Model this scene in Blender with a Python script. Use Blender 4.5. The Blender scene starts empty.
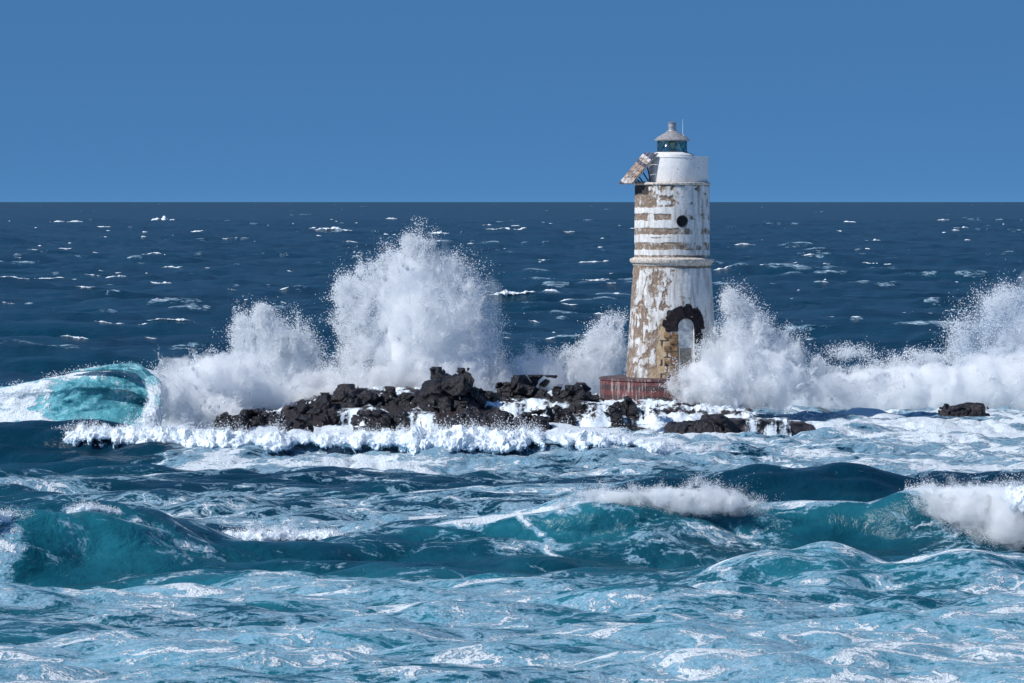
import bpy, bmesh, math, random
import numpy as np
from mathutils import Vector, Matrix

random.seed(7)
RNG = np.random.default_rng(11)
SC = bpy.context.scene
COL = SC.collection
F, H, YH = 4900.0, 11.12, 202.0        # focal length in pixels, eye height above the sea, horizon row


def P(px, py, d):
    """World point seen at (px, py) of the photograph at distance d."""
    return ((px - 512.0) * d / F, d, H - (py - YH) * d / F)


def Z(py, d):
    return H - (py - YH) * d / F


# ------------------------------------------------------------------ numpy noise
def _hash(ix, iy, iz, seed):
    h = (ix.astype(np.uint32) * np.uint32(374761393) + iy.astype(np.uint32) * np.uint32(668265263)
         + iz.astype(np.uint32) * np.uint32(2147483647 // 3 * 2 + 1) + np.uint32((seed * 974711) & 0xffffffff))
    h = (h ^ (h >> np.uint32(13))) * np.uint32(1274126177)
    h = (h ^ (h >> np.uint32(15))) * np.uint32(2246822519)
    return h ^ (h >> np.uint32(16))


def vnoise(x, y, z=None, seed=0):
    """Value noise in -1..1 (2D or 3D)."""
    x = np.asarray(x, np.float32); y = np.asarray(y, np.float32)
    x0 = np.floor(x); y0 = np.floor(y)
    fx = x - x0; fy = y - y0
    fx = fx * fx * fx * (fx * (fx * 6 - 15) + 10); fy = fy * fy * fy * (fy * (fy * 6 - 15) + 10)
    ix = x0.astype(np.int64); iy = y0.astype(np.int64)
    S = np.float32(1 / 2147483648.0)
    if z is None:
        iz = np.zeros_like(ix)
        c = [(_hash(ix + a, iy + b, iz, seed) * S - 1).astype(np.float32) for b in (0, 1) for a in (0, 1)]
        l0 = c[0] + (c[1] - c[0]) * fx; l1 = c[2] + (c[3] - c[2]) * fx
        return l0 + (l1 - l0) * fy
    z = np.asarray(z, np.float32)
    z0 = np.floor(z); fz = z - z0
    fz = fz * fz * fz * (fz * (fz * 6 - 15) + 10)
    iz = z0.astype(np.int64)
    out = []
    for k in (0, 1):
        c = [(_hash(ix + a, iy + b, iz + k, seed) * S - 1).astype(np.float32) for b in (0, 1) for a in (0, 1)]
        l0 = c[0] + (c[1] - c[0]) * fx; l1 = c[2] + (c[3] - c[2]) * fx
        out.append(l0 + (l1 - l0) * fy)
    return out[0] + (out[1] - out[0]) * fz


def fbm(x, y, z=None, octaves=4, seed=0, gain=.5, lac=2.03):
    a = 1.0; s = 0.0; t = 0.0
    for o in range(octaves):
        s = s + a * vnoise(x * lac ** o, y * lac ** o, None if z is None else z * lac ** o, seed + o * 17)
        t += a; a *= gain
    return s / t


def billow(x, y, z, octaves=4, seed=0, gain=.5):
    """Rounded bulges with sharp creases, 0..1."""
    a = 1.0; s = 0.0; t = 0.0
    for o in range(octaves):
        s = s + a * np.abs(vnoise(x * 2.1 ** o, y * 2.1 ** o, z * 2.1 ** o, seed + o * 13))
        t += a; a *= gain
    return s / t


def sstep(a, b, x):
    t = np.clip((x - a) / (b - a), 0, 1)
    return t * t * (3 - 2 * t)


def curve(pts, q):
    """Smooth interpolation of (x, value...) rows at q; Catmull-Rom in x."""
    pts = np.array(sorted(pts), float)
    x = pts[:, 0]; res = []
    for k in range(1, pts.shape[1]):
        v = pts[:, k]
        m = np.gradient(v, x)
        i = np.clip(np.searchsorted(x, q) - 1, 0, len(x) - 2)
        h = x[i + 1] - x[i]; t = np.clip((q - x[i]) / h, 0, 1)
        res.append((2 * t**3 - 3 * t**2 + 1) * v[i] + (t**3 - 2 * t**2 + t) * h * m[i]
                   + (-2 * t**3 + 3 * t**2) * v[i + 1] + (t**3 - t**2) * h * m[i + 1])
    return res if len(res) > 1 else res[0]


# ------------------------------------------------------------------ mesh helpers
def make_mesh(name, verts, faces, mat=None, parent=None, smooth=True, attrs=None, link=True):
    """faces: (n,4) or (n,3) int array, or a list of lists."""
    me = bpy.data.meshes.new(name)
    verts = np.asarray(verts, np.float32)
    if isinstance(faces, np.ndarray):
        n, k = faces.shape
        me.vertices.add(len(verts)); me.loops.add(n * k); me.polygons.add(n)
        me.vertices.foreach_set('co', verts.ravel())
        me.loops.foreach_set('vertex_index', faces.astype(np.int32).ravel())
        me.polygons.foreach_set('loop_start', np.arange(0, n * k, k, dtype=np.int32))
        me.update(calc_edges=True)
    else:
        me.from_pydata([tuple(map(float, v)) for v in verts], [], faces)
    if smooth:
        me.polygons.foreach_set('use_smooth', np.ones(len(me.polygons), bool))
    for k, v in (attrs or {}).items():
        a = me.attributes.new(k, 'FLOAT', 'POINT')
        a.data.foreach_set('value', np.asarray(v, np.float32).ravel())
    if mat: me.materials.append(mat)
    ob = bpy.data.objects.new(name, me)
    if link: COL.objects.link(ob)
    if parent: ob.parent = parent
    return ob


def from_bm(name, bm, mat=None, parent=None, smooth=False):
    me = bpy.data.meshes.new(name)
    bmesh.ops.recalc_face_normals(bm, faces=bm.faces[:])
    bm.to_mesh(me); bm.free()
    if smooth:
        me.polygons.foreach_set('use_smooth', np.ones(len(me.polygons), bool))
    if mat: me.materials.append(mat)
    ob = bpy.data.objects.new(name, me); COL.objects.link(ob)
    if parent: ob.parent = parent
    return ob


def tag(o, label, cat, group=None, kind=None):
    o['label'] = label; o['category'] = cat
    if group: o['group'] = group
    if kind: o['kind'] = kind
    return o


def empty(name, loc, label, cat, group=None, kind=None):
    o = bpy.data.objects.new(name, None); COL.objects.link(o); o.location = loc
    return tag(o, label, cat, group, kind)


def grid_faces(nr, nc, wrap=False):
    r = np.arange(nr - 1)[:, None]; c = np.arange(nc if wrap else nc - 1)[None, :]
    c2 = (c + 1) % nc
    a = r * nc + c; b = r * nc + c2
    return np.stack([a, b, b + nc, a + nc], -1).reshape(-1, 4)


def surface_nets(f, origin, h):
    """Quads round f > 0 on a regular grid."""
    s = f > 0
    nx, ny, nz = f.shape
    acc = np.zeros((nx - 1, ny - 1, nz - 1, 3), np.float32); cnt = np.zeros((nx - 1, ny - 1, nz - 1), np.float32)
    base = np.indices((nx - 1, ny - 1, nz - 1)).transpose(1, 2, 3, 0).astype(np.float32)
    cs = [(a, b, c) for a in (0, 1) for b in (0, 1) for c in (0, 1)]

    def sub(arr, o): return arr[o[0]:nx - 1 + o[0], o[1]:ny - 1 + o[1], o[2]:nz - 1 + o[2]]
    for o in cs:
        for ax in range(3):
            if o[ax]: continue
            p = list(o); p[ax] = 1
            f0 = sub(f, o); f1 = sub(f, p)
            m = (f0 > 0) != (f1 > 0)
            t = np.where(m, f0 / np.where(m, f0 - f1, 1), 0)
            for k in range(3):
                acc[..., k] += np.where(m, o[k] + (t if k == ax else 0), 0)
            cnt += m
    act = cnt > 0
    idx = -np.ones(act.shape, np.int64); idx[act] = np.arange(act.sum())
    v = (base[act] + acc[act] / cnt[act][:, None]) * h + np.array(origin, np.float32)
    quads = []
    for ax in range(3):
        u, w = [(1, 2), (2, 0), (0, 1)][ax]
        sl0 = [slice(1, -1)] * 3; sl1 = [slice(1, -1)] * 3
        sl0[ax] = slice(0, -1); sl1[ax] = slice(1, None)
        a, b = s[tuple(sl0)], s[tuple(sl1)]
        for flag, m in ((0, a & ~b), (1, ~a & b)):
            c = np.argwhere(m)
            if not len(c): continue
            off = np.ones(3, int); off[ax] = 0
            c = c + off
            def at(du, dw):
                q = c.copy(); q[:, u] -= du; q[:, w] -= dw
                return idx[q[:, 0], q[:, 1], q[:, 2]]
            q = np.stack([at(1, 1), at(0, 1), at(0, 0), at(1, 0)], -1)
            quads.append(q[:, ::-1] if flag else q)
    return v, np.concatenate(quads)


def grid3(lo, hi, h):
    ax = [np.arange(lo[k], hi[k] + h, h, dtype=np.float32) for k in range(3)]
    return np.meshgrid(*ax, indexing='ij')


# ------------------------------------------------------------------ materials
class NT:
    def __init__(self, name):
        self.m = bpy.data.materials.new(name); self.m.use_nodes = True
        self.t = self.m.node_tree; self.t.nodes.clear()
        self.out = self.t.nodes.new('ShaderNodeOutputMaterial')

    def n(self, typ, props=None, **ins):
        nd = self.t.nodes.new(typ)
        for k, v in (props or {}).items(): setattr(nd, k, v)
        for k, v in ins.items():
            key = int(k[1:]) if k[0] == 'i' and k[1:].isdigit() else k.replace('_', ' ')
            s = nd.inputs[key]
            if isinstance(v, bpy.types.NodeSocket): self.t.links.new(v, s)
            else: s.default_value = v
        return nd

    def math(self, op, a, b=0.0, c=None, clamp=False):
        kw = dict(i0=a, i1=b)
        if c is not None: kw['i2'] = c
        return self.n('ShaderNodeMath', {'operation': op, 'use_clamp': clamp}, **kw).outputs[0]

    def vmath(self, op, a, b=(0, 0, 0)):
        return self.n('ShaderNodeVectorMath', {'operation': op}, i0=a, i1=b).outputs[0]

    def scale(self, a, s):
        nd = self.t.nodes.new('ShaderNodeVectorMath'); nd.operation = 'SCALE'
        self.t.links.new(a, nd.inputs[0])
        if isinstance(s, bpy.types.NodeSocket): self.t.links.new(s, nd.inputs['Scale'])
        else: nd.inputs['Scale'].default_value = s
        return nd.outputs[0]

    def ss(self, v, a, b, lo=0.0, hi=1.0):
        return self.n('ShaderNodeMapRange', {'interpolation_type': 'SMOOTHSTEP'}, Value=v, From_Min=a, From_Max=b,
                      To_Min=lo, To_Max=hi).outputs[0]

    def noise(self, vec, scale, detail=4, rough=.55, out=0, dist=0.0):
        return self.n('ShaderNodeTexNoise', None, Vector=vec, Scale=scale, Detail=detail, Roughness=rough,
                      Distortion=dist).outputs[out]

    def mix(self, f, a, b):
        nd = self.t.nodes.new('ShaderNodeMix'); nd.data_type = 'RGBA'
        for i, v in ((0, f), (6, a), (7, b)):
            if isinstance(v, bpy.types.NodeSocket): self.t.links.new(v, nd.inputs[i])
            else: nd.inputs[i].default_value = v if i == 0 else (*v, 1)
        return nd.outputs[2]

    def attr(self, name):
        return self.n('ShaderNodeAttribute', {'attribute_name': name}).outputs['Fac']

    def obj(self):
        return self.n('ShaderNodeTexCoord').outputs['Object']

    def pbsdf(self, **kw):
        return self.n('ShaderNodeBsdfPrincipled', None, **kw)

    def surf(self, s): self.t.links.new(s, self.out.inputs['Surface']); return self.m

    def vol(self, s): self.t.links.new(s, self.out.inputs['Volume']); return self.m


def c4(r, g, b): return (r, g, b, 1)


def simple(name, col, rough=.7, var=.25, scale=6.0, metal=0.0, bump=.0, spec=.5):
    t = NT(name); o = t.obj()
    n = t.noise(o, scale, 6, .62)
    k = t.ss(n, .3, .7, 1 - var, 1 + var)
    colr = t.scale(t.n('ShaderNodeRGB').outputs[0], k)
    t.t.nodes[-1]
    for nd in t.t.nodes:
        if nd.bl_idname == 'ShaderNodeRGB': nd.outputs[0].default_value = c4(*col)
    kw = dict(Base_Color=colr, Roughness=rough, Metallic=metal, Specular_IOR_Level=spec)
    if bump:
        kw['Normal'] = t.n('ShaderNodeBump', None, Height=n, Strength=.7, Distance=bump).outputs[0]
    return t.surf(t.pbsdf(**kw).outputs[0])


WHITE_FOAM = (.79, .87, .93)  # slightly blue: the bluish light of foam shadows is put into the colour


def sea_material(name='sea water with foam', tq0=(.006, .095, .135), tq1=(.022, .19, .25)):
    t = NT(name); o = t.obj()
    foam, turq, churn = t.attr('foam'), t.attr('turq'), t.attr('churn')
    w = t.noise(o, .30, 3, .55, out=1)
    w2 = t.noise(o, 1.3, 3, .55, out=1)
    pos = t.vmath('ADD', t.vmath('MULTIPLY', o, (.62, 1, 1)), t.scale(t.vmath('SUBTRACT', w, (.5, .5, .5)), 2.6))
    pos = t.vmath('ADD', pos, t.scale(t.vmath('SUBTRACT', w2, (.5, .5, .5)), .55))
    ed1 = t.n('ShaderNodeTexVoronoi', {'feature': 'DISTANCE_TO_EDGE'}, Vector=pos, Scale=.62).outputs[0]
    e1 = t.ss(ed1, 0, .34, 1, 0)
    n1 = t.ss(t.noise(pos, .42, 7, .6), .32, .68)
    n2 = t.ss(t.noise(pos, 2.2, 7, .65), .3, .7)
    n3 = t.ss(t.noise(o, 11.0, 5, .65), .3, .7)
    def lines(vec, sc, wd): return t.ss(t.math('ABSOLUTE', t.math('SUBTRACT', t.noise(vec, sc, 5, .58), .5)), 0, wd, 1, 0)
    l1 = lines(pos, .33, .085); l2 = lines(pos, 1.05, .10); l3 = lines(pos, 3.2, .11)
    pat = t.math('MULTIPLY', n1, .30)
    pat = t.math('MULTIPLY_ADD', l1, .17, pat)
    pat = t.math('MULTIPLY_ADD', l2, .16, pat)
    pat = t.math('MULTIPLY_ADD', l3, .14, pat)
    pat = t.math('MULTIPLY_ADD', e1, .08, pat)
    pat = t.math('MULTIPLY_ADD', n2, .14, pat)
    pat = t.math('MULTIPLY_ADD', n3, .07, pat)
    tt = t.math('SUBTRACT', t.math('ADD', pat, foam), 1.0)
    has = t.ss(foam, .005, .06)
    milk = t.math('MULTIPLY', t.ss(tt, -.13, .09), has)
    # open foam is thin: only its thickest threads are white, packed surf is white all over
    thread = t.math('MULTIPLY', t.math('MAXIMUM', lines(pos, .33, .028), t.math('MULTIPLY', lines(pos, 1.05, .03), .8)), t.ss(n1, .25, .75))
    loose = t.ss(foam, .68, .96, .25, 0)
    tw = t.math('ADD', t.math('SUBTRACT', tt, loose), t.math('MULTIPLY', thread, .34))
    white = t.math('MULTIPLY', t.ss(tw, .02, .24), has)
    nb = t.noise(o, .06, 3, .5)
    deep = t.mix(t.ss(nb, .35, .65), (.0013, .024, .049), (.0024, .038, .070))
    tq = t.mix(t.ss(t.noise(pos, .5, 3), .3, .7), tq0, tq1)
    water = t.mix(turq, deep, tq)
    c = t.mix(t.math('MULTIPLY', milk, t.ss(n3, 0, 1, .42, .78)), water, t.mix(t.ss(turq, .90, 1.0), t.mix(n2, (.16, .37, .51), (.36, .54, .68)), (.20, .52, .60)))
    c = t.mix(white, c, WHITE_FOAM)
    rough = t.math('MULTIPLY_ADD', milk, .45, .24)
    # ripples
    r1 = t.noise(o, 1.1, 6, .62, dist=.6); r2 = t.noise(o, 6.0, 4, .6)
    hgt = t.math('MULTIPLY_ADD', r2, .05, t.math('MULTIPLY', r1, .26))
    hgt = t.math('MULTIPLY_ADD', t.noise(o, .24, 4, .6), .70, hgt)
    fh = t.math('MULTIPLY', t.math('ADD', t.noise(o, 4.5, 8, .7), n3), white)
    hgt = t.math('MULTIPLY_ADD', fh, .09, hgt)
    bmp = t.n('ShaderNodeBump', None, Height=hgt, Strength=.9, Distance=.55).outputs[0]
    wat = t.pbsdf(Base_Color=c, Roughness=.8, Normal=bmp, Specular_IOR_Level=0.0)
    # the many small slopes of rough water keep it from mirroring the sky fully at a low angle
    fr = t.n('ShaderNodeFresnel', None, IOR=1.33, Normal=bmp).outputs[0]
    fac = t.math('MINIMUM', t.math('MULTIPLY', fr, .60), .33)
    fac = t.math('MULTIPLY', fac, t.math('MULTIPLY_ADD', milk, -.6, 1.0))
    fac = t.math('MULTIPLY', fac, t.math('MULTIPLY_ADD', white, -.9, 1.0))
    gl = t.n('ShaderNodeBsdfGlossy', None, Roughness=rough, Normal=bmp, Color=c4(1, 1, 1))
    return t.surf(t.n('ShaderNodeMixShader', None, i0=fac, i1=wat.outputs[0], i2=gl.outputs[0]).outputs[0])


def foam_material(name='white foam', tq=False):
    t = NT(name); o = t.obj()
    n = t.noise(o, 2.6, 8, .7); n2 = t.noise(o, 12.0, 5, .65)
    a = t.attr('thin')
    pat = t.math('MULTIPLY_ADD', t.ss(n, .3, .7), .6, t.math('MULTIPLY', t.ss(n2, .3, .7), .4))
    m = t.ss(t.math('SUBTRACT', pat, a), -.15, .12)
    c = t.mix(m, (.03, .23, .29) if tq else (.13, .29, .44), WHITE_FOAM)
    hgt = t.math('MULTIPLY_ADD', n2, .3, n)
    b = t.n('ShaderNodeBump', None, Height=hgt, Strength=.7, Distance=.08).outputs[0]
    p = t.pbsdf(Base_Color=c, Roughness=t.ss(m, 0, 1, .2, .9), Normal=b, Specular_IOR_Level=.3)
    hole = t.ss(t.math('SUBTRACT', a, t.math('MULTIPLY', pat, .55)), .36, .50, 1, 0)
    tr = t.n('ShaderNodeBsdfTransparent')
    return t.surf(t.n('ShaderNodeMixShader', None, i0=hole, i1=tr.outputs[0], i2=p.outputs[0]).outputs[0])


def drop_material():
    t = NT('white water drops')
    d = t.n('ShaderNodeBsdfDiffuse', None, Color=c4(.96, .98, 1)); tl = t.n('ShaderNodeBsdfTranslucent', None, Color=c4(.96, .98, 1))
    return t.surf(t.n('ShaderNodeMixShader', None, i0=.5, i1=d.outputs[0], i2=tl.outputs[0]).outputs[0])


def mist_material(name, dens, scale=.9, lo=.40, hi=.66, floor=.08, stretch=.55, col=(.992, .997, 1)):
    t = NT(name)
    o = t.obj()
    w = t.vmath('ADD', o, t.scale(t.vmath('SUBTRACT', t.noise(o, .8, 2, .5, out=1), (.5, .5, .5)), 1.1))
    w = t.vmath('MULTIPLY', w, (1, 1, stretch))
    n = t.noise(w, scale, 9, .74)
    d = t.ss(n, lo, hi, floor, 1.0)
    d = t.math('MULTIPLY', t.math('MULTIPLY', d, d), dens)
    v = t.n('ShaderNodeVolumePrincipled', None, Color=c4(*col), Density=d, Anisotropy=-.1)
    return t.vol(v.outputs[0])


M_SEA = sea_material()
M_CURL = sea_material('bright aerated turquoise water', (.022, .155, .205), (.085, .30, .36))
M_FOAM = foam_material()
M_DROP = drop_material()


# ------------------------------------------------------------------ sea surface
def fft_tile(n, L, lmin, lmax, seed, spread=2, power=-3.6, swell_dir=-math.pi / 2):
    r = np.random.default_rng(seed)
    k1 = np.fft.fftfreq(n, L / n) * 2 * math.pi
    kx, ky = np.meshgrid(k1, k1, indexing='xy')
    k = np.hypot(kx, ky); k[0, 0] = 1
    d = np.abs(np.cos(np.arctan2(ky, kx) - swell_dir)) ** spread + .03
    a = k ** (power / 2) * d * np.exp(-(lmin * k / 6.28) ** 2) * np.exp(-(6.28 / (lmax * k)) ** 4)
    a[0, 0] = 0
    s = a * (r.normal(size=(n, n)) + 1j * r.normal(size=(n, n)))
    h = np.real(np.fft.ifft2(s)); g = h.std()
    dx = np.real(np.fft.ifft2(-1j * s * kx / k)) / g; dy = np.real(np.fft.ifft2(-1j * s * ky / k)) / g
    return (h / g).astype(np.float32), dx.astype(np.float32), dy.astype(np.float32), L


def sample(tile, x, y):
    h, dx, dy, L = tile; n = h.shape[0]
    u = (x / L % 1) * n; v = (y / L % 1) * n
    i = u.astype(np.int64); j = v.astype(np.int64)
    fu = (u - i).astype(np.float32); fv = (v - j).astype(np.float32)
    i %= n; j %= n; i2 = (i + 1) % n; j2 = (j + 1) % n
    out = []
    for a in (h, dx, dy):
        out.append((a[j, i] * (1 - fu) + a[j, i2] * fu) * (1 - fv) + (a[j2, i] * (1 - fu) + a[j2, i2] * fu) * fv)
    return out


TA = fft_tile(512, 83.0, .9, 9, 3, spread=1.2)
TB = fft_tile(512, 467.0, 4, 60, 5, spread=2.5)

# crests of the big waves: (px, py, distance); each is a wave at its own place in the sea
W1 = [(-400, 530, 150), (-150, 516, 150), (-20, 512, 150), (30, 516, 150), (58, 514, 150.5), (86, 508, 151), (120, 514, 151),
      (170, 529, 151.5), (230, 553, 152), (300, 572, 153), (380, 590, 153)]
W2 = [(300, 556, 157), (340, 541, 157.5), (380, 533, 158), (430, 525, 158), (480, 520, 158), (520, 515, 158), (560, 507, 158),
      (600, 500, 158), (640, 497, 158), (700, 497, 158.5), (740, 503, 159), (775, 508, 159), (820, 506, 159), (860, 502, 159),
      (910, 494, 158.5), (960, 493, 158), (1024, 494, 158), (1150, 500, 158), (1350, 520, 158)]
W2B = [(250, 503, 176), (380, 497, 176), (480, 492, 176), (560, 494, 176), (610, 490, 176), (660, 480, 176), (720, 472, 176),
       (800, 470, 176), (860, 473, 176), (900, 483, 176), (950, 478, 177), (1024, 475, 177), (1200, 480, 177), (1400, 500, 177)]
W3 = [(560, 598, 142), (640, 585, 142.5), (690, 575, 143), (730, 565, 143), (780, 557, 143), (830, 553, 143), (870, 559, 143),
      (910, 556, 143), (960, 547, 143), (1024, 553, 143), (1150, 562, 143), (1350, 575, 143)]
W0 = [(-500, 440, 214), (-200, 432, 214), (0, 429, 214), (60, 428, 214), (110, 433, 213), (160, 440, 212), (300, 442, 212),
      (500, 440, 211), (620, 446, 211), (700, 452, 211), (800, 466, 211)]
W4 = [(-300, 602, 134), (60, 604, 134), (200, 607, 134), (400, 612, 134), (600, 604, 135), (700, 600, 135), (900, 610, 134), (1200, 606, 134)]
W5 = [(-300, 640, 124), (100, 640, 124), (300, 636, 124), (500, 645, 123), (650, 636, 124), (800, 642, 124), (1300, 640, 124)]
W6 = [(-300, 486, 186), (0, 482, 186), (90, 487, 186), (200, 494, 186), (330, 491, 186), (450, 487, 186), (560, 490, 186), (680, 500, 186)]


def crest(pts, x):
    w = [P(*p) for p in pts]
    xs = np.array([q[0] for q in w])
    c, a = curve([(q[0], q[1], max(q[2], 0)) for q in w], x)
    return c, a


def sea_height(x, y, chop_fade=None):
    """Height, y-lean and the paint of the sea at undisplaced points."""
    px = 512 + x * F / np.maximum(y, 40)
    n0 = vnoise(x * .11 + 5, y * .16, seed=3)
    z = np.zeros_like(x); lean = np.zeros_like(x)
    foam = np.zeros_like(x); turq = np.zeros_like(x); churn = np.zeros_like(x)
    near = sstep(330, 250, y)
    # general paint by zone
    patch = fbm(x * .10, y * .10, octaves=3, seed=21)
    foam += sstep(156, 138, y) * (.56 + .28 * patch)
    foam = np.maximum(foam, sstep(140, 158, y) * sstep(215, 190, y) * (.36 + .34 * patch) * sstep(-250, 250, px + 60 * patch + 200 * (y > 185)))
    foam = np.maximum(foam, sstep(160, 166, y) * sstep(178, 170, y) * sstep(120, 220, px) * sstep(620, 520, px) * (.62 + .25 * patch))
    rz = sstep(187, 205, y + 7 * patch - 4 * sstep(640, 800, px)) * sstep(300, 268, y)
    patch2 = fbm(x * .32, y * .45, octaves=4, seed=23)
    rock_wash = np.exp(-((y - 236) / 14) ** 2)
    foam = np.maximum(foam, rz * (.66 + .26 * rock_wash + .20 * patch + .42 * patch2) * sstep(60, 230, px + 40 * patch))
    foam = np.maximum(foam, sstep(184, 204, y) * sstep(262, 240, y) * sstep(560, 720, px) * (.70 + .3 * patch))
    churn += rz * sstep(150, 260, px)
    turq += near * (.12 + .2 * patch) * sstep(235, 180, y) + sstep(162, 140, y) * (.62 + .3 * patch)

    def wave(pts, wf, wb, k, trough=.35, tq=.5, lip=0.0, lipw=.5):
        nonlocal z, lean, foam, turq
        c, a = crest(pts, x)
        c = c + .5 * n0
        a = a * (1 + .06 * vnoise(x * .8, y * .2, seed=8))
        s = y - c
        m = np.abs(s) < 30
        s_ = np.clip(s, -30, 30)
        f = np.where(s_ < 0, np.exp(-(s_ / wf) ** 2), np.exp(-(s_ / wb) ** 2)) * m
        z += a * f - trough * a * np.exp(-((s_ + 2.3 * wf) / (1.3 * wf)) ** 2) * m
        lean += -k * a * f * f
        turq += tq * np.exp(-((s_ + .3 * wf) / (.75 * wf)) ** 2) * sstep(.3, 1.2, a) * m
        return s_, a, m

    s1, a1, m1 = wave(W1, 2.5, 6.0, .55, tq=.6)
    s2, a2, m2 = wave(W2, 2.5, 6.5, .6, tq=.45)
    sb, ab, mb = wave(W2B, 4.0, 7.0, .4, .3, tq=-.15)
    s3, a3, m3 = wave(W3, 4.2, 3.0, .45, .2, tq=.15)
    s0, a0, m0 = wave(W0, 3.4, 6.0, .3, .35, tq=-.1)
    wave(W4, 3.0, 3.5, .25, .3, 0); wave(W5, 2.8, 3.5, .25, .3, 0); s6, a6, m6 = wave(W6, 3.0, 4.0, .3, .3, 0)
    wob = vnoise(x * .7, y * .5, seed=31)
    # wave faces are clear of foam, the crests carry it
    face1 = np.exp(-((s1 + 2.2) / 2.1) ** 2) * sstep(.35, .9, a1) * m1 * sstep(30, 70, px)
    face2 = np.exp(-((s2 + 2.6) / 2.2) ** 2) * sstep(.35, .8, a2) * m2
    faceb = np.exp(-((sb + 3.0) / 3.8) ** 2) * sstep(.7, 1.1, ab) * mb
    face0 = np.exp(-((s0 + 3.6) / 3.8) ** 2) * m0 * sstep(170, 60, px)
    clear = np.clip(face1 * .85 + face2 * .85 + faceb + face0 * 1.2, 0, 1)
    foam *= 1 - clear
    lace = face2 * (.36 + .22 * patch) + face1 * (.36 + .25 * patch)
    foam = np.maximum(foam, lace)
    foam = np.maximum(foam, np.exp(-((s2 - .3) / (.55 + .3 * wob)) ** 2) * sstep(.25, .6, a2) * (.88 + .4 * wob) * m2
                      * (.5 + .5 * sstep(620, 560, px) + .4 * sstep(740, 800, px)))
    foam = np.maximum(foam, np.exp(-((s1 - .1) / .38) ** 2) * (np.exp(-((px - 92) / 42) ** 2) * 1.05 + .55 * sstep(150, 190, px) + .9 * sstep(20, -20, px)) * m1 * sstep(.2, .5, a1))
    foam = np.maximum(foam, np.exp(-((s1 + 2.3) / 2.4) ** 2) * sstep(55, 10, px + 18 * wob) * (.66 + .3 * wob) * m1)
    foam = np.maximum(foam, np.exp(-((s3 + .1) / (.36 + .2 * wob)) ** 2) * sstep(.1, .5, a3) * (.80 + .35 * wob) * m3)
    foam = np.maximum(foam, np.exp(-((sb + .2) / .5) ** 2) * .55 * sstep(.5, 1.2, ab) * (wob > .1) * mb)
    # the streak of foam running down the middle wave
    line = 519 + 14 * np.sin(np.clip(-s2 / 4.6, 0, 1) * 2.4) + 34 * np.clip((-s2 - .2) / 4.4, 0, 1) ** 1.7 + 5 * vnoise(s2 * 1.3, s2 * 0, seed=41)
    foam = np.maximum(foam, np.exp(-((px - line - 3 * wob) / (4.5 + 3.5 * np.clip(-s2 / 4, 0, 1) + 3 * wob)) ** 2) * sstep(-5.4, -4.2, s2) * sstep(.6, 0, s2) * (.86 + .25 * vnoise(px * .25, s2 * 2.5, seed=43)))
    # dark smooth swell under the left breaker
    return z, lean, foam, np.clip(turq, 0, 1), churn, near, patch


def sea_arrays():
    ys = [-60., -20, 20, 50, 70, 85, 95]
    y = 101.0
    while y < 182: ys.append(y); y += .17
    while y < 285: ys.append(y); y += .30
    while y < 210000: ys.append(y); y *= 1.0062 if y < 3000 else 1.035
    ys = np.array(ys, np.float32)
    inner = np.linspace(-1, 1, 640); outer = np.geomspace(1.012, 9, 46)
    s = np.concatenate([-outer[::-1], inner, outer]).astype(np.float32)
    X = s[None, :] * (np.maximum(ys, 100) * .122 + 2)[:, None]
    Y = np.repeat(ys[:, None], len(s), 1)
    x, y = X.ravel().astype(np.float32), Y.ravel().astype(np.float32)
    z, lean, foam, turq, churn, near, patch = sea_height(x, y)
    ha, dxa, dya = sample(TA, x, y)
    hb, dxb, dyb = sample(TB, x * .92 + y * .1, y)
    fa = .13 * (1 - sstep(1500, 4000, y)) + .03
    fb = (1 - near) * .46 + near * .07
    zz = z + fa * ha + fb * hb
    # lumps of churning foam
    m = churn > .02
    b = np.zeros_like(x)
    b[m] = billow(x[m] * .8, y[m] * .8, np.zeros(m.sum(), np.float32), 4, 4) - .25
    zz += churn * b * .34
    xx = x + fa * 1.1 * dxa + fb * .9 * dxb
    yy = y + fa * 1.1 * dya + fb * .9 * dyb + lean
    # whitecaps far out: where the steep crests of the swell meet gusty patches
    far = sstep(290, 360, y)
    gust = fbm(x * .006 + 3, y * .0022, octaves=3, seed=77)
    brk = fbm(x * .06, y * .05, octaves=3, seed=79)
    rag = .70 + .30 * vnoise(x * .45, y * .12, seed=80)
    wc2 = sstep(2.4, 3.1, ha + .6 * gust + .9 * brk + .25 * hb) * far * sstep(1700, 900, y)
    fine = sstep(-.3, 1.0, ha)
    wc = fine * sstep(2.45, 3.3, hb + .5 * ha * sstep(1600, 500, y) + 1.1 * gust + 1.3 * brk) * far
    foam = np.maximum(foam * (1 - far), np.maximum(.50 * wc * sstep(.2, .8, rag + .2), .48 * wc2 * rag ** .5))
    global SEA_GRID
    SEA_GRID = np.stack([xx, yy, zz], -1).reshape(len(ys), len(s), 3)
    return np.stack([xx, yy, zz], -1), grid_faces(len(ys), len(s)), foam, np.minimum(turq, .88) * (1 - far), churn


v, f, foam, turq, churn = sea_arrays()
sea = make_mesh('sea', v, f, M_SEA, attrs={'foam': np.clip(foam, 0, 1.1), 'turq': turq, 'churn': churn})
sea['kind'] = 'structure'
tag(sea, 'rough dark blue sea with turquoise wave faces and laced foam', 'sea')

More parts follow.
